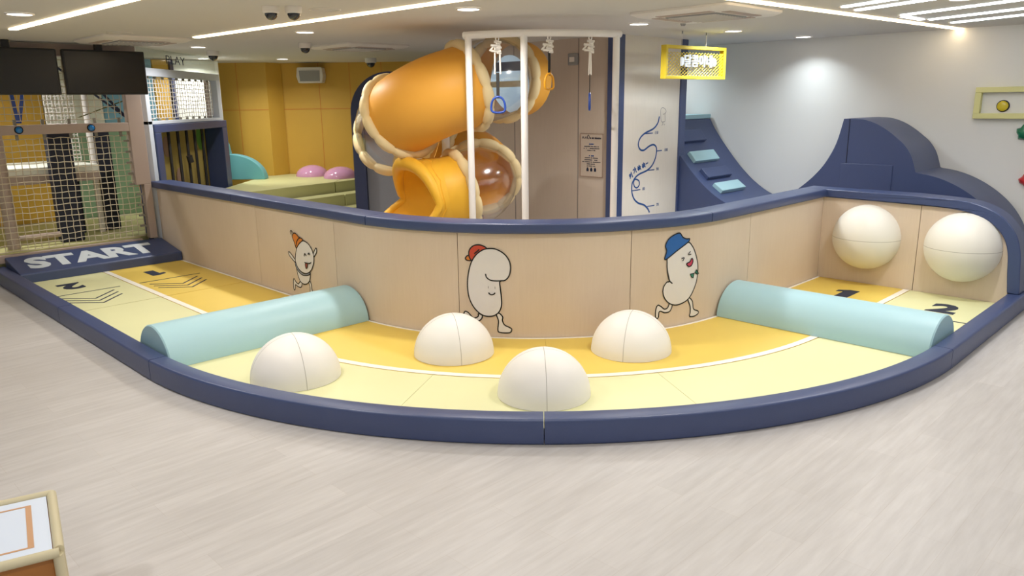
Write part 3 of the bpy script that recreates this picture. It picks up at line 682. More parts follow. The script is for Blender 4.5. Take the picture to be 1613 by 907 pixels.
# ------------------------------------------------------------------ spiral tube slide
AX, AY, RH, RT = -.72, 8.68, .57, .42
ZT = [(0, 2.25), (45, 2.20), (90, 2.07), (135, 1.88), (180, 1.68), (270, 1.38), (360, 1.13), (450, 1.01), (480, .96)]
RTB = [(0, .57), (180, .57), (270, .50), (360, .37), (430, .38), (480, .40)]
def rphi(a):
    for (a0, z0), (a1, z1) in zip(RTB[:-1], RTB[1:]):
        if a <= a1: t = (a - a0) / (a1 - a0); t = t * t * (3 - 2 * t); return z0 + (z1 - z0) * t
    return RTB[-1][1]
def zphi(a):
    for (a0, z0), (a1, z1) in zip(ZT[:-1], ZT[1:]):
        if a <= a1: t = (a - a0) / (a1 - a0); return z0 + (z1 - z0) * t
    return ZT[-1][1]
def spath(u):
    """u<0: metres before the spiral (coming from the wall behind), u>=0: degrees turned"""
    if u < 0: return Vector((AX + RH + .01 + .62 * (-u), AY - u, 2.24 + .02 * -u))
    a = radians(u); r = rphi(u); return Vector((AX + r * cos(a), AY - r * sin(a), zphi(u)))
def srings(u0, u1, r, st=6, n=32):
    us = [u0 + (u1 - u0) * k / max(2, int(abs(u1 - u0) / st)) for k in range(max(2, int(abs(u1 - u0) / st)) + 1)]
    R_ = []
    for u in us:
        h = .5 if u >= 0 else .02; T_ = (spath(u + h) - spath(u - h if u - h < 0 or u >= h else u)).normalized()
        sd = T_.cross(Vector((0, 0, 1))).normalized(); up = sd.cross(T_).normalized(); c = spath(u)
        R_.append([c + (sd * cos(2 * pi * j / n) + up * sin(2 * pi * j / n)) * r for j in range(n)])
    return R_
slide = thing('spiral_slide', 'orange spiral tube slide with clear sections and cream padded rings', 'slide', (AX, AY, 0))
def sect(name, m, u0, u1, st=6):
    A = srings(u0, u1, RT, st); B = srings(u0, u1, RT - .02, st); g = G(); n = 32; m_ = len(A)
    V = [v for r in A for v in r] + [v for r in B for v in r]; F = []; o = m_ * n
    for a in range(m_ - 1):
        for k in range(n):
            k2 = (k + 1) % n; F.append((a * n + k, a * n + k2, (a + 1) * n + k2, (a + 1) * n + k)); F.append((o + a * n + k, o + (a + 1) * n + k, o + (a + 1) * n + k2, o + a * n + k2))
    for k in range(n):
        k2 = (k + 1) % n; F.append((k, o + k, o + k2, k2)); e_ = (m_ - 1) * n; F.append((e_ + k, e_ + k2, o + e_ + k2, o + e_ + k))
    if m == 'clear_plastic': F = [f for f in F if max(f) < o]; V = V[:o]
    g.add(V, F); return g.out(name, m, slide, smooth=True)
sect('entry_tube', 'slide_orange', -.42, -.12, .1)
sect('clear_tube', 'clear_plastic', 1, 60, 5); sect('tube', 'slide_orange', 61, 138); sect('clear_tube', 'clear_plastic', 139, 235)
sect('tube', 'slide_orange', 236, 349); sect('clear_tube', 'clear_plastic', 350, 424); sect('exit_tube', 'slide_yellow', 425, 446)
def ring(u, nb=12, rr=.058, R0=RT + .012, m='cream_pad', ph=0):
    rg = srings(u, u + .01, 1.0, 1, 4)[0]; c = spath(u); a = (rg[0] - c); b = (rg[1] - c); pts = []; N = nb * 8
    for k in range(N): t = 2 * pi * k / N + ph; pts.append(c + (a * cos(t) + b * sin(t)) * R0)
    g = G(); g.tube(pts, lambda f: rr * (.70 + .30 * abs(sin(pi * nb * f)) ** .45), 10, closed=True, up=(pts[0] - c))
    return g.out('padded_ring', m, slide, smooth=True)
for u in (-.10, 60.5, 138.5, 184, 264, 349.5, 424.5): ring(u)
# mouth: obliquely cut hood with rolled lip and scoop bottom
def mouth():
    c0 = spath(446); T_ = (spath(446.5) - spath(445.5)).normalized(); d2 = Vector((-.80, -.52, -.30)).normalized()
    n = 40; K = 12; rings = []; ri = []
    def Lf(th):      # reach of the shell: short on the near side, long along the bottom
        s_, c_ = sin(th), cos(th)
        bot = max(0.0, -s_) ** 1.2; near = max(0.0, c_ * NS) * (1 - bot)
        return .34 - .14 * near + .95 * bot
    sd0 = T_.cross(Vector((0, 0, 1))).normalized(); NS = 1 if sd0.y < 0 else -1
    for k in range(K + 1):
        f = k / K; r_ = []; q_ = []
        for j in range(n):
            th = 2 * pi * j / n; L_ = Lf(th); l = L_ * f; w_ = min(1, l / .45)
            dd = T_.lerp(d2, w_).normalized(); dm = T_.lerp(d2, w_ * .5).normalized()
            sd = dd.cross(Vector((0, 0, 1))).normalized(); up = sd.cross(dd).normalized(); base = c0 + dm * l
            fl = 1 + .14 * f
            off = sd * cos(th) * fl + up * sin(th) * (fl if sin(th) > 0 else 1 - .18 * min(1, l))
            r_.append(base + off * RT); q_.append(base + off * (RT - .03))
        rings.append(r_); ri.append(q_)
    g = G(); g.loft(rings, caps=False); g.loft(ri, caps=False); g.out('mouth_hood', 'slide_yellow', slide, smooth=True)
    lip = [(a + b) / 2 for a, b in zip(rings[-1], ri[-1])]
    G().tube(lip, lambda f: .040 + .035 * max(0, sin(2 * pi * f)), 12, closed=True).out('rolled_lip', 'slide_yellow', slide, smooth=True)
    for row in (3.2, 7.2):
        pts = []
        for s_ in range(5):
            for t in range(10):
                th = radians(-50 + 40 * s_ + 40 * t / 10) if NS > 0 else radians(230 - 40 * s_ - 40 * t / 10); f = row / K + .16 * sin(pi * t / 10) ** .7
                j = (th % (2 * pi)) / (2 * pi) * n; j0 = int(j) % n; kk = min(K - 1, int(f * K)); ff = f * K - kk
                a = rings[kk][j0].lerp(rings[kk + 1][j0], ff); b = rings[kk][(j0 + 1) % n].lerp(rings[kk + 1][(j0 + 1) % n], ff); pts.append(a.lerp(b, j - int(j)))
        G().tube(pts, .009, 8).out('embossed_ridge', 'slide_yellow', slide, smooth=True)
mouth()
G().tube([(AX, AY, 0), (AX, AY, 1.95)], .045, 14).out('centre_post', 'pipe_white', slide, smooth=True)
# opening in the timber wall where the slide starts: a disc with added glow
root = thing('entry_window', 'round pale blue opening with an added glow and navy band behind the slide entry', 'opening', FR(1.32, -1.62, 1.72))
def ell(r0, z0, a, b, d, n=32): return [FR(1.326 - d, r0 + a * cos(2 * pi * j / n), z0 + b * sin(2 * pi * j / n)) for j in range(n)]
G().loft([ell(-1.72, 2.19, .37, .42, 0), ell(-1.72, 2.19, .37, .42, .01)]).out('opening_face', 'opening_added_glow', root)
g = G(); g.boxf(FR, 1.30, 1.315, -2.0, -1.45, 2.40, 2.52); g.out('navy_band', 'navy', root)
g = G(); g.boxf(FR, 1.27, 1.315, -2.06, -1.38, 2.19, 2.27); g.out('crossbar', 'cream_pad', root, bev=.02, seg=3)

# ------------------------------------------------------------------ white ring frame with three hanging rings
RS = 1.28
def PS(deg, r=RS, z=0): a = radians(deg); return Vector((CX + r * sin(a), CY - r * cos(a), z))
root = thing('ring_frame', 'white curved pipe frame standing behind the middle of the barrier', 'frame', PS(0, RS, 0))
for dg in (-31, -6.4, 35.0): G().tube([PS(dg, RS, 0), PS(dg, RS, 2.60)], .033, 14).out('post', 'pipe_white', root, smooth=True)
G().tube([PS(-33 + 70 * k / 24, RS, 2.605) for k in range(25)], .034, 14).out('top_rail', 'pipe_white', root, smooth=True)
def tri_handle(c, w_, h_, r, m, parent, ax):
    n_ = Vector((0, 0, 1)); P = [(0, 0), (-.36, -.18), (-.5, -.6), (-.42, -.93), (0, -1), (.42, -.93), (.5, -.6), (.36, -.18)]
    pts = [c + ax * a * w_ + n_ * b * h_ for a, b in catmull(P, 4, True)]
    G().tube(pts, r, 10, closed=True, up=ax.cross(n_)).out('handle', m, parent, smooth=True)
def hanging(dg, lab, ztie, zs, zh, zb, m, ax, w_=.13):
    top = PS(dg, RS, 2.57); X = top.x; Y = top.y; rt = thing('hanging_ring', lab, 'hanging ring', (X, Y, zb), 'rings hanging from the white frame')
    G().tube([(X + .014 * cos(t), Y, 2.562 + .02 * sin(t)) for t in [2 * pi * k / 16 for k in range(16)]], .006, 8, closed=True).out('eye_bolt', 'pipe_white', rt, smooth=True)
    g = G()
    for k in range(7): t = k * 2.3; g.tube([(X - .03 + .03 * sin(t), Y - .02 + .02 * cos(t), 2.535 - .016 * k), (X + .03 + .01 * cos(t), Y + .01 * sin(t * 2), 2.53 - .016 * k)], .011, 8)
    g.tube([(X - .03, Y, 2.50), (X - .055, Y - .01, 2.47), (X - .07, Y - .01, 2.455)], .009, 8)
    g.out('knot', 'rope_white', rt, smooth=True)
    for sx in (-1, 1): G().tube([(X + sx * .022 * ax.x, Y, 2.50), (X + sx * (.026 if zs < 2.3 else .02) * max(.35, ax.x), Y, zs - .01)], lambda f: .0085, 8).out('rope', 'rope_white', rt, smooth=True)
    g = G(); a = ax * .015; b = ax.cross(Vector((0, 0, 1))) * .004
    g.hexa([Vector((X, Y, zh)) - a - b, Vector((X, Y, zh)) + a - b, Vector((X, Y, zh)) + a + b, Vector((X, Y, zh)) - a + b] + [Vector((X, Y, zs)) - a - b, Vector((X, Y, zs)) + a - b, Vector((X, Y, zs)) + a + b, Vector((X, Y, zs)) - a + b])
    g.out('webbing', 'strap_black', rt, bev=.003)
    tri_handle(Vector((X, Y, zh + .015)), w_, zh - zb, .011, m, rt, ax)
hanging(-17.6, 'blue triangular ring on long white rope, leftmost on the white frame', 0, 2.26, 2.03, 1.885, 'handle_blue', Vector((1, 0, 0)))
hanging(4.0, 'yellow ring on a short rope, middle of the white frame', 0, 2.45, 2.23, 2.09, 'handle_yellow', Vector((.75, .66, 0)).normalized(), .11)
hanging(21.7, 'blue ring seen edge-on, rightmost on the white frame', 0, 2.24, 2.05, 1.90, 'handle_blue', Vector((.12, .99, 0)).normalized())

# notice and sensor on the timber wall
root = thing('notice_board', 'clear notice board with small dark print on the tan timber wall', 'notice', FR(1.32, -.27, 1.06), )
g = G(); g.boxf(FR, 1.316, 1.324, -.45, -.09, 1.065, 1.595); g.out('plate', 'birch_brown', root)
g = G()
for a0, a1, b0, b1 in ((-.452, -.445, 1.062, 1.598), (-.095, -.088, 1.062, 1.598), (-.45, -.09, 1.062, 1.067), (-.45, -.09, 1.593, 1.598)): g.boxf(FR, 1.312, 1.3155, a0, a1, b0, b1)
g.out('edge', 'dusty_pink', root)
pn = lambda r0, z0: (lambda x, y, z: FR(1.3145 - z, r0 + x, z0 + y))
mesh_text('PLAY', .040, 'ink', pn(-.375, 1.545), 'heading', root, .001, .0)
def print_row(z0, a0, a1, h, m='ink'):
    g = G(); a = a0; random.seed(int(z0 * 1000))
    while a < a1:
        w_ = random.uniform(.006, .013)
        if random.random() > .12: g.boxf(FR, 1.3135, 1.3155, a, min(a1, a + w_ - .003), z0 - h / 2, z0 + h / 2 * random.uniform(.7, 1))
        a += w_
    g.out('printed_line', m, root)
G().tube([FR(1.3135, -.32 + .016 * cos(2 * pi * j / 20), 1.555 + .024 * sin(2 * pi * j / 20)) for j in range(20)], .003, 6, closed=True).out('bean_emblem', 'ink', root)
print_row(1.543, -.295, -.12, .022)
print_row(1.470, -.31, -.23, .016, 'chart_blue'); print_row(1.440, -.385, -.155, .010); print_row(1.416, -.395, -.145, .010); print_row(1.392, -.34, -.20, .010)
print_row(1.325, -.31, -.23, .016, 'chart_blue')
for k, (p0, p1) in enumerate(((.375, .165), (.38, .165), (.415, .125), (.34, .21), (.34, .205))): print_row(1.298 - .025 * k, -p0, -p1, .010)
for k in range(3):
    g = G(); a = -.345 + .06 * k; g.boxf(FR, 1.3125, 1.3155, a, a + .034, 1.13, 1.165); g.boxf(FR, 1.3125, 1.3155, a + .008, a + .024, 1.165, 1.178); g.out('pictogram', 'ink', root)
g = G(); g.boxf(FR, 1.2955, 1.3265, -.655, -.50, 2.43, 2.575); tag(g.out('wall_sensor', 'plastic_grey', bev=.012), 'small grey plastic box high on the tan timber wall', 'sensor')
g = G(); g.boxf(FR, 1.285, 1.295, -.62, -.54, 2.47, 2.53); p = g.out('cover', 'plastic_white', bpy.data.objects['wall_sensor'], bev=.006)

# growth chart on the pale pillar
GROWTH={'curve': [(2.131, 1.791), (2.102, 1.71), (2.008, 1.642), (1.833, 1.594), (1.728, 1.536), (1.692, 1.46), (1.735, 1.396), (1.817, 1.384), (1.923, 1.426), (2.019, 1.442), (2.082, 1.41), (2.094, 1.354), (2.071, 1.267), (2.005, 1.183), (1.897, 1.126), (1.735, 1.091), (1.643, 1.05), (1.585, 0.984), (1.579, 0.89), (1.628, 0.791), (1.725, 0.725), (1.85, 0.688), (1.937, 0.63), (1.976, 0.577)], 'loop': [(1.671, 1.029), (1.726, 1.004), (1.734, 0.956), (1.689, 0.923), (1.635, 0.941), (1.614, 0.99), (1.631, 1.025)], 't': [[(1.834, 1.587), (1.998, 1.588)], [(2.099, 1.358), (2.213, 1.36)], [(1.897, 1.126), (2.056, 1.123)], [(1.584, 0.893), (1.759, 0.894)], [(1.921, 0.661), (2.082, 0.66)]], 'bean': [(2.162, 1.881), (2.204, 1.899), (2.262, 1.879), (2.278, 1.847), (2.257, 1.819), (2.265, 1.737), (2.229, 1.722), (2.177, 1.731), (2.16, 1.818)], 'arc': [(2.208, 1.82), (2.237, 1.817), (2.278, 1.84)], 'legs': [[(2.2, 1.726), (2.208, 1.683), (2.188, 1.679)], [(2.234, 1.725), (2.239, 1.687), (2.26, 1.683)]], 'txt': [(1.577, 1.063), (1.654, 1.12), (1.747, 1.145), (1.841, 1.17), (1.907, 1.201)], 'nums': [(2.039, 1.589), (2.265, 1.361), (2.087, 1.126), (1.793, 0.895), (2.114, 0.661)]}
RG = .172
root = thing('growth_chart', 'blue growth chart line with height ticks on the pale pillar', 'growth chart', FR(1.95, RG, .5))
def gr(name, pts, w_, m, closed=False, off=0.0):
    g = G(); L = []; R_ = []; n_ = len(pts)
    for k in range(n_):
        a = pts[k - 1] if (k or closed) else pts[k]; b = pts[(k + 1) % n_] if (k < n_ - 1 or closed) else pts[k]
        dx, dy = b[0] - a[0], b[1] - a[1]; q_ = hypot(dx, dy) or 1; nx, ny = -dy / q_ * w_ / 2, dx / q_ * w_ / 2
        L.append(FR(pts[k][0] + nx, RG + off, pts[k][1] + ny)); R_.append(FR(pts[k][0] - nx, RG + off, pts[k][1] - ny))
    g.add(L + R_, [(k, (k + 1) % n_, n_ + (k + 1) % n_, n_ + k) for k in range(n_ if closed else n_ - 1)]); return g.out(name, m, root)
gr('chart_line', catmull(GROWTH['curve'], 6), .022, 'chart_blue'); gr('loop', catmull(GROWTH['loop'], 5, True), .018, 'chart_blue', True, .0006)
for t in GROWTH['t']: gr('tick', t, .012, 'chart_blue', False, .0006)
gr('bean_outline', catmull(GROWTH['bean'], 4, True), .006, 'chart_grey', True); gr('bean_outline', catmull(GROWTH['arc'], 4), .006, 'chart_grey')
for t in GROWTH['legs']: gr('bean_leg', t, .006, 'chart_grey')
for (s_, z_), n_ in zip(GROWTH['nums'], ('110', '100', '90', '80', '70')):
    mesh_text(n_, .055, 'chart_blue', lambda x, y, z: FR(s_ + .04 + x, RG + z, z_ + y), 'tick_number', root, .0006)
for (s_, z_), ch in zip(GROWTH['txt'], '\ud0a4\uac00\uc465\uc465~'):
    ang = radians(32 if ch != '~' else 20); s_ -= .02; z_ += .015; mesh_text(ch, .080, 'chart_blue', lambda x, y, z: FR(s_ + x * cos(ang) - y * sin(ang), RG + z, z_ + x * sin(ang) + y * cos(ang)), 'chart_lettering', root, .0006, .004)

# ------------------------------------------------------------------ navy climbing ramp and big navy slide block by the white wall
LP = [(-.50, 1.72), (-.14, 1.72), (-.07, 1.60), (.05, 1.44), (.15, 1.32), (.254, 1.2), (.4, 1.045), (.562, .90), (.70, .80), (.84, .72), (1.0, .66), (1.18, .63)]
prof = [(-.50, 0)] + [LP[0]] + catmull(LP[1:], 4) + [(1.18, 0)]
root = thing('climbing_ramp', 'tall curved navy climbing ramp with teal and navy steps', 'climbing ramp', FR(3.2, .3, 0))
g = G(); g.extr(prof, lambda a, z, d: FR(d, a, z), 2.62, 3.90); g.out('body', 'navy', root, smooth=True)
g = G(); g.boxf(FR, 2.62, 3.90, -.50, -.13, 1.724, 1.785); g.out('top_cushion', 'teal', root, bev=.01)
fine = catmull(LP[1:], 8)
def zr(r):
    for (a0, z0), (a1, z1) in zip(fine[:-1], fine[1:]):
        if a0 <= r <= a1: return z0 + (z1 - z0) * (r - a0) / (a1 - a0)
    return .63
def rpad(r0, r1, m, s0=2.80, s1=3.42):
    z0, z1 = zr(r0), zr(r1); nx, nz = (z0 - z1), (r1 - r0); q_ = hypot(nx, nz); nx, nz = nx / q_ * .05, nz / q_ * .05
    g = G(); g.extr([(r0 - nx * .5, z0 - nz * .5), (r1 - nx * .5, z1 - nz * .5), (r1 + nx, z1 + nz), (r0 + nx, z0 + nz)], lambda a, z, d: FR(d, a, z), s0, s1); g.out('foothold', m, root, bev=.008)
rpad(-.04, .07, 'navy'); rpad(.18, .29, 'teal'); rpad(.38, .50, 'navy'); rpad(.585, .72, 'teal')
RP = [(1.20, .63), (1.32, .67), (1.5, .77), (1.708, .934), (1.86, 1.08), (1.983, 1.243), (2.09, 1.47), (2.155, 1.753)]
TPp = [(2.235, 1.755), (2.38, 1.745), (2.524, 1.70), (2.65, 1.63), (2.758, 1.55), (2.86, 1.46), (2.94, 1.34), (3.0, 1.17)]
TQ = [(3.0, 1.165), (3.174, 1.14), (3.36, 1.08), (3.55, .98), (3.72, .85), (3.86, .69), (3.96, .50), (4.02, .25), (4.04, 0)]
prof = [(1.20, 0)] + catmull(RP, 4) + catmull(TPp, 4) + catmull(TQ, 4)[1:]
root = thing('hill_block', 'large navy padded hill-shaped slide block against the white wall', 'slide block', FR(3.4, 2.6, 0))
g = G(); g.extr(prof, lambda a, z, d: FR(d, a, z), 3.02, 3.90); g.out('body', 'navy', root, smooth=True)
g = G(); g.boxf(FR, 3.012, 3.03, 2.165, 2.755, .60, 1.238); g.out('side_patch', 'navy', root, bev=.004)
g = G(); g.boxf(FR, 3.014, 3.03, 2.222, 2.228, 1.24, 1.752); g.out('seam', 'navy_dark', root)

# things on the white wall at the right
root = thing('button_frame', 'pale yellow padded frame with a yellow button on the white wall', 'button frame', FR(3.92, 3.7, 1.74))
g = G(); fr2 = lambda a0, a1, z0, z1: g.boxf(FR, 3.86, 3.928, a0, a1, z0, z1)
fr2(3.28, 4.6, 2.03, 2.09); fr2(3.28, 4.6, 1.74, 1.80); fr2(3.28, 3.345, 1.80, 2.03); fr2(4.53, 4.6, 1.80, 2.03); g.out('frame', 'pale_yellow_frame', root, bev=.006)
def wdisc(s_, rc, zc, rad, dep, name, m, parent, n=20):
    R_ = [[FR(s_ - d, rc + rr * cos(2 * pi * j / n), zc + rr * sin(2 * pi * j / n)) for j in range(n)] for d, rr in ((0, rad), (dep * .5, rad), (dep * .85, rad * .75), (dep, rad * .3))]
    return G().loft(R_).out(name, m, parent, smooth=True)
wdisc(3.928, 3.56, 1.88, .066, .012, 'bezel', 'ink_black', root); wdisc(3.918, 3.56, 1.88, .055, .03, 'button', 'button_yellow', root)
def hold(rc, zc, m, lab):
    V = []; n_ = 14; k_ = 6; random.seed(int(zc * 100)); w8 = [random.uniform(.8, 1.25) for _ in range(n_)]
    R_ = [[FR(3.925 - .07 * sin(pi / 2 * k / k_), rc + .075 * w8[j] * cos(pi / 2 * k / k_ * .96) * cos(2 * pi * j / n_), zc + .085 * w8[j] * cos(pi / 2 * k / k_ * .96) * sin(2 * pi * j / n_)) for j in range(n_)] for k in range(k_ + 1)]
    tag(G().loft(R_).out('climbing_hold', m, smooth=True), lab, 'climbing hold', 'climbing holds on the white wall')
hold(3.80, 1.59, 'hold_green', 'green climbing hold below the pale yellow frame'); hold(3.90, 1.075, 'hold_red', 'red climbing hold, lower than the green one')

# ------------------------------------------------------------------ hanging yellow mesh sign
root = thing('hanging_sign', 'yellow metal mesh sign box with white Korean letters hanging from wires', 'sign', (2.17, 9.16, 2.22))
A0 = Vector((1.741, 8.80, 0)); ux = Vector((.766, .643, 0)); nx_ = Vector((.643, -.766, 0)); LS = 1.13; DZ = .075
def SG(a, d, z): return A0 + ux * a - nx_ * d + Vector((0, 0, z))
g = G(); t_ = .03
for d0 in (0, DZ - .02):
    for a0, a1, z0, z1 in ((0, LS, 2.225, 2.26), (0, LS, 2.555, 2.59), (0, .035, 2.26, 2.555), (LS - .035, LS, 2.26, 2.555)): g.boxf(SG, a0, a1, d0, d0 + .02, z0, z1)
for a0, a1, z0, z1 in ((0, LS, 2.225, 2.235), (0, LS, 2.58, 2.59), (0, .01, 2.235, 2.58), (LS - .01, LS, 2.235, 2.58)): g.boxf(SG, a0, a1, .02, DZ - .02, z0, z1)
g.out('frame', 'sign_yellow', root, bev=.003)
for d in (.012,):
    g = G(); cw, ch = .058, .037; nx2 = int((LS - .07) / cw); nz2 = int(.295 / ch)
    for i in range(nx2 + 1):
        for j in range(nz2):
            a = .035 + i * cw; z = 2.258 + j * ch
            for sx in (-1, 1):
                a1 = a + sx * cw / 2
                if .03 <= a1 <= LS - .03: g.tube([SG(a, d, z), SG(a1, d, z + ch / 2), SG(a, d, z + ch)], .0042, 4, caps=False)
    g.out('mesh_panel', 'sign_yellow', root)
mesh_text('\ub2ec\ucf64\uc774\ub124', .145, 'neon_white', lambda x, y, z: SG(.565 + x, -.018 - z, 2.415 + y), 'lettering', root, .008, .003)
for a in (.262, .868):
    P = [(a + .022 * cos(2 * pi * j / 16) + .006 * cos(2 * 2 * pi * j / 16), 2.415 + .06 * sin(2 * pi * j / 16)) for j in range(16)]
    G().extr([(x, 2.415 + (z - 2.415) * .8) for x, z in P], lambda x, z, d: SG(x, d, z), -.03, -.006).out('bean_mark', 'neon_white', root)
for a in (.32, .77): G().tube([SG(a, DZ / 2, 2.588), SG(a, DZ / 2, ZC - .004)], .003, 6).out('wire', 'pipe_white', root)
for a in (.32, .77): G().tube([SG(a, DZ / 2, ZC - .03), SG(a, DZ / 2, ZC - .001)], .009, 8).out('wire_anchor', 'plastic_grey', root)

# ------------------------------------------------------------------ ceiling fittings
def cyl(c, r, z0, z1, n=28, r2=None):
    return G().loft([[Vector((c[0] + rr * cos(2 * pi * j / n), c[1] + rr * sin(2 * pi * j / n), z)) for j in range(n)] for z, rr in ((z0, r if r2 is None else r2), (z1, r))])
def downlight(x, y, lab, pw=1.0, spread=150, tone=(1.0, .98, .955)):
    rt = thing('downlight', lab, 'ceiling light', (x, y, ZC - .012), 'round white ceiling downlights')
    g = G(); n = 28
    R_ = [[Vector((x + rr * cos(2 * pi * j / n), y + rr * sin(2 * pi * j / n), z)) for j in range(n)] for z, rr in ((ZC - .001, .108), (ZC - .010, .104), (ZC - .011, .092), (ZC - .006, .090))]
    g.loft(R_, caps=False); g.out('trim_ring', 'plastic_white', rt, smooth=True)
    cyl((x, y), .09, ZC - .007, ZC - .002).out('diffuser', 'lamp_white', rt)
    ld = bpy.data.lights.new('downlight_lamp', 'AREA'); ld.shape = 'DISK'; ld.size = .17; ld.spread = radians(spread); ld.energy = DOWNLIGHT_W * pw; ld.color = tone; lo = bpy.data.objects.new('lamp', ld)
    COL.objects.link(lo); lo.parent = rt; lo.location = (0, 0, -.003); return rt
DL = [(-.33, 6.66, 'ceiling downlight above the middle of the bend'), (-2.17, 8.54, 'ceiling downlight left of the slide'), (-4.07, 10.46, 'ceiling downlight near the glass panel, the nearer of two'),
      (-3.82, 13.42, 'ceiling downlight before the yellow wall'), (-5.00, 13.0, 'ceiling downlight near the glass panel, the farther of two'), (1.32, 8.12, 'ceiling downlight above the rightmost hanging ring'),
      (2.55, 9.08, 'ceiling downlight behind the yellow mesh sign'), (3.72, 10.08, 'ceiling downlight close to the white wall')]
COOL = (.84, .94, 1.0)
for x, y, lab in DL: downlight(x, y, lab, .30 if x > 3.5 else (1.0 if x > 2 else (.8 if y > 12 else 1.1)), 125 if x > 3.5 else 150, COOL if x > 2 else (1.0, .98, .955))
downlight(2.15, 11.35, 'added ceiling downlight hidden behind the growth chart pillar, above the navy ramp', .40, 140, COOL)  # hidden lamp, added to make the white wall brighter and cooler
for x, y, lab in [(1.6, 4.7, 'added fill downlight over the open floor, right of the front curb seam'), (-2.1, 4.7, 'added fill downlight over the open floor to the left'), (3.6, 6.4, 'added fill downlight over the finish squares'),  # fill lamps added to light the hall, built like the other downlights
                  (-4.0, 6.6, 'added fill downlight over the outside of the START straight'), (.0, 2.2, 'added fill downlight over the open floor in front of the middle of the track'), (-3.4, 2.2, 'added fill downlight over the corner bench side'), (3.4, 2.6, 'added fill downlight over the right-hand open floor'),
                  (-1.0, .2, 'added fill downlight over the rear of the open floor, table side'), (2.2, .2, 'added fill downlight over the rear of the open floor, far from the table'), (5.6, 4.6, 'added fill downlight far right outside the track'), (-6.4, 9.6, 'added fill downlight inside the net enclosure'), (-.2, 11.6, 'downlight behind the timber wall')]:
    if (x, y) != (-.2, 11.6): downlight(x, y, lab)
def strip(name, lab, a, b, w_, m, cat, grp, h=.014):
    a = Vector((a[0], a[1], 0)); b = Vector((b[0], b[1], 0)); d = (b - a).normalized(); s_ = Vector((-d.y, d.x, 0)) * w_ / 2; rt = thing(name, lab, cat, ((a.x + b.x) / 2, (a.y + b.y) / 2, ZC - h), grp)
    z0, z1 = ZC - h, ZC - .001; u = Vector((0, 0, 1))
    G().hexa([a - s_ + u * z0, b - s_ + u * z0, b + s_ + u * z0, a + s_ + u * z0, a - s_ + u * z1, b - s_ + u * z1, b + s_ + u * z1, a + s_ + u * z1]).out('light_bar', m, rt, bev=.004)
    s2_ = s_ * 1.25; e_ = d * .02
    for p, q_ in ((a - e_, a), (b, b + e_)): G().hexa([p - s2_ + u * z0, q_ - s2_ + u * z0, q_ + s2_ + u * z0, p + s2_ + u * z0, p - s2_ + u * z1, q_ - s2_ + u * z1, q_ + s2_ + u * z1, p + s2_ + u * z1]).out('end_cap', 'plastic_white', rt)
gl = 'warm ceiling light strips'
strip('light_strip', 'warm ceiling light strip above the left end of the START straight', (-4.82, 7.81), (-1.2, 4.38), .068, 'strip_warm', 'ceiling light', gl)
strip('light_strip', 'long warm ceiling light strip starting beside the glass panel and passing the dome cameras', (-3.51, 8.99), (.55, 5.20), .068, 'strip_warm', 'ceiling light', gl)
strip('light_strip', 'long warm ceiling light strip ending at the white wall', (.62, 5.25), (5.42, 9.40), .068, 'strip_warm', 'ceiling light', gl)
gt = 'cool white ceiling light tubes'; dx, dy = .36, -.93
for (x, y), L_, lab in (((2.85, 6.85), 1.3, 'cool white ceiling tube, leftmost of the cluster'), ((3.08, 7.11), 1.7, 'cool white ceiling tube, second from the left'), ((3.72, 7.59), 1.9, 'cool white ceiling tube forming the upper arm of the V'),
                       ((4.23, 8.05), 1.9, 'cool white ceiling tube beside the V-shaped pair'), ((4.66, 8.42), 1.9, 'cool white ceiling tube nearest the white wall')):
    strip('light_tube', lab, (x, y), (x + dx * L_, y + dy * L_), .052, 'tube_white', 'ceiling light', gt, .012)
strip('light_tube', 'short cool white ceiling tube joining the V-shaped pair', (3.775, 7.70), (4.13, 8.03), .052, 'tube_white', 'ceiling light', gt, .012)
def ac(x, y, sz, lab):
    rt = thing('air_conditioner', lab, 'air conditioner', (x, y, ZC - .05), 'ceiling cassette air conditioners')
    fr = lambda a, b, z: Vector((x + S2 * (a - b), y + S2 * (a + b), z)); h = sz / 2
    g = G(); g.loft([[fr(*p, z) for p in rrect(-k, k, -k, k, .05)] for z, k in ((ZC - .001, h), (ZC - .02, h), (ZC - .045, h * .9))]); g.out('housing', 'plastic_white', rt, smooth=True)
    g = G(); g.boxf(fr, -h * .52, h * .52, -h * .52, h * .52, ZC - .055, ZC - .044); gr_ = g.out('grille', 'plastic_grey', rt, bev=.004)
    g = G()
    for k in range(11): a = -h * .48 + k * h * .096; g.boxf(fr, a, a + .012, -h * .48, h * .48, ZC - .060, ZC - .055)
    g.out('louvre', 'plastic_white', gr_)
    for k in range(4):
        rf = [lambda a, b, z: fr(a, b, z), lambda a, b, z: fr(-b, a, z), lambda a, b, z: fr(-a, -b, z), lambda a, b, z: fr(b, -a, z)][k]
        g = G(); g.boxf(rf, h * .62, h * .80, -h * .55, h * .55, ZC - .050, ZC - .030); g.out('air_slot', 'mauve_paint', rt, bev=.004)
ac(1.75, 7.12, .98, 'ceiling air conditioner cassette with a grille, near the yellow mesh sign'); ac(-4.30, 9.15, .98, 'ceiling air conditioner cassette above the right screen'); ac(-2.0, 10.65, .98, 'ceiling air conditioner cassette left of the slide top')
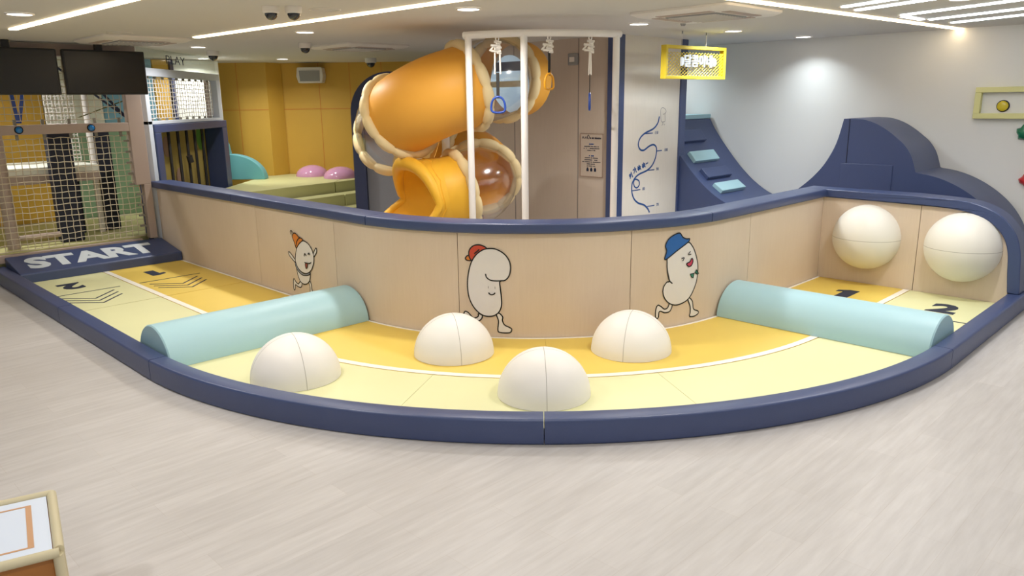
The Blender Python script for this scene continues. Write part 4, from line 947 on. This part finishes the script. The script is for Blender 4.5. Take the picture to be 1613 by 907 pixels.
def dcam(x, y, lab, s=1.0):
    rt = thing('dome_camera', lab, 'security camera', (x, y, ZC - .12 * s), 'ceiling dome cameras')
    G().loft([[Vector((x + rr * cos(2 * pi * j / 24), y + rr * sin(2 * pi * j / 24), z)) for j in range(24)] for z, rr in ((ZC - .001, .066 * s), (ZC - .045 * s, .064 * s), (ZC - .052 * s, .056 * s))]).out('housing', 'plastic_white', rt, smooth=True)
    G().loft([[Vector((x + .05 * s * cos(a) * cos(2 * pi * j / 24), y + .05 * s * cos(a) * sin(2 * pi * j / 24), ZC - .052 * s - .052 * s * sin(a))) for j in range(24)] for a in [pi / 2 * k / 8 * .99 for k in range(9)]]).out('lens_dome', 'dome_dark', rt, smooth=True)
dcam(-1.87, 6.35, 'white dome camera on the ceiling, left one of the close pair'); dcam(-1.70, 6.38, 'white dome camera on the ceiling, right one of the close pair')
dcam(-4.20, 11.3, 'dome camera on the ceiling near the glass panel', 1.3); dcam(-2.58, 10.1, 'dome camera on the ceiling left of a cassette unit', 1.2); dcam(-2.37, 13.6, 'dome camera on the ceiling at the top of the navy arch', 1.5)
rt = thing('wall_speaker', 'white box speaker with a grey grille high on the yellow wall', 'speaker', (-3.68, 14.7, 2.38))
G().extr([(-3.90, 2.38), (-3.46, 2.38), (-3.43, 2.50), (-3.45, 2.66), (-3.91, 2.66), (-3.93, 2.50)], lambda a, z, d: Vector((a, d, z)), 14.58, 14.83).out('casing', 'plastic_white', rt, bev=.02)
G().extr([(-3.86, 2.41), (-3.50, 2.41), (-3.49, 2.60), (-3.87, 2.60)], lambda a, z, d: Vector((a, d, z)), 14.565, 14.585).out('grille', 'plastic_grey', rt, bev=.004)
rt = thing('smoke_detector', 'small white smoke detector on the ceiling above the mesh sign', 'smoke detector', (1.72, 7.9, ZC - .06))
cyl((1.72, 7.9), .055, ZC - .025, ZC - .001).out('base', 'plastic_white', rt, smooth=True); cyl((1.72, 7.9), .03, ZC - .05, ZC - .026, r2=.018).out('sensor_tip', 'plastic_grey', rt, smooth=True)
for x, y, lab in ((-4.05, 8.35, 'thin round ceiling access ring near the light strip end'), (-1.50, 6.6, 'thin round ceiling access ring beside the pair of dome cameras')):
    g = G(); n = 32; g.loft([[Vector((x + rr * cos(2 * pi * j / n), y + rr * sin(2 * pi * j / n), z)) for j in range(n)] for z, rr in ((ZC - .001, .13), (ZC - .006, .128), (ZC - .006, .118), (ZC - .001, .116))], caps=False)
    tag(g.out('ceiling_ring', 'plastic_white', smooth=True), lab, 'ceiling ring', 'round rings on the ceiling')

# ------------------------------------------------------------------ padded box table at the lower left
root = thing('padded_table', 'orange padded box table with cream edges and a white board top', 'table', (-2.25, 2.55, 0))
O_ = Vector((-1.66, 2.47, 0)); e1 = Vector((-.28, .43, 0)).normalized(); e2 = Vector((-.43, -.28, 0)).normalized()
e2 = (Vector((-2.1, 2.82, 0)) - Vector((-1.94, 2.9, 0))).normalized(); e2 = Vector((-.875, -.484, 0)).normalized()
def TB(a, b, z): return O_ + e1 * a + e2 * b + Vector((0, 0, z))
LA, LB = .515, 1.1
g = G(); g.boxf(TB, .02, LA - .02, .02, LB - .02, .0, .425); g.out('body', 'bench_orange', root, bev=.006)
def edge_roll(a, b): G().tube([TB(*a), TB(*b)], .018, 12).out('padded_edge', 'bench_cream', root, smooth=True)
Z_ = .428
edge_roll((.02, -.0, Z_), (LA - .0, .0, Z_)); edge_roll((.0, .0, Z_), (.0, LB, Z_)); edge_roll((LA, .0, Z_), (LA, LB, Z_)); edge_roll((.0, LB, Z_), (LA, LB, Z_))
for a, b in ((.005, .005), (LA - .005, .005), (.005, LB), (LA - .005, LB)): edge_roll((a, b, .0), (a, b, .42))
g = G(); g.boxf(TB, .02, LA - .02, .02, LB - .02, .426, .432); top = g.out('board', 'board_white', root)
g = G()
for a0, a1, b0, b1 in ((.075, .085, .075, LB - .08), (LA - .085, LA - .075, .075, LB - .08), (.085, LA - .085, .075, .095), (.085, LA - .085, LB - .10, LB - .08)): g.boxf(TB, a0, a1, b0, b1, .4321, .4335)
g.out('printed_border', 'board_tan', top)
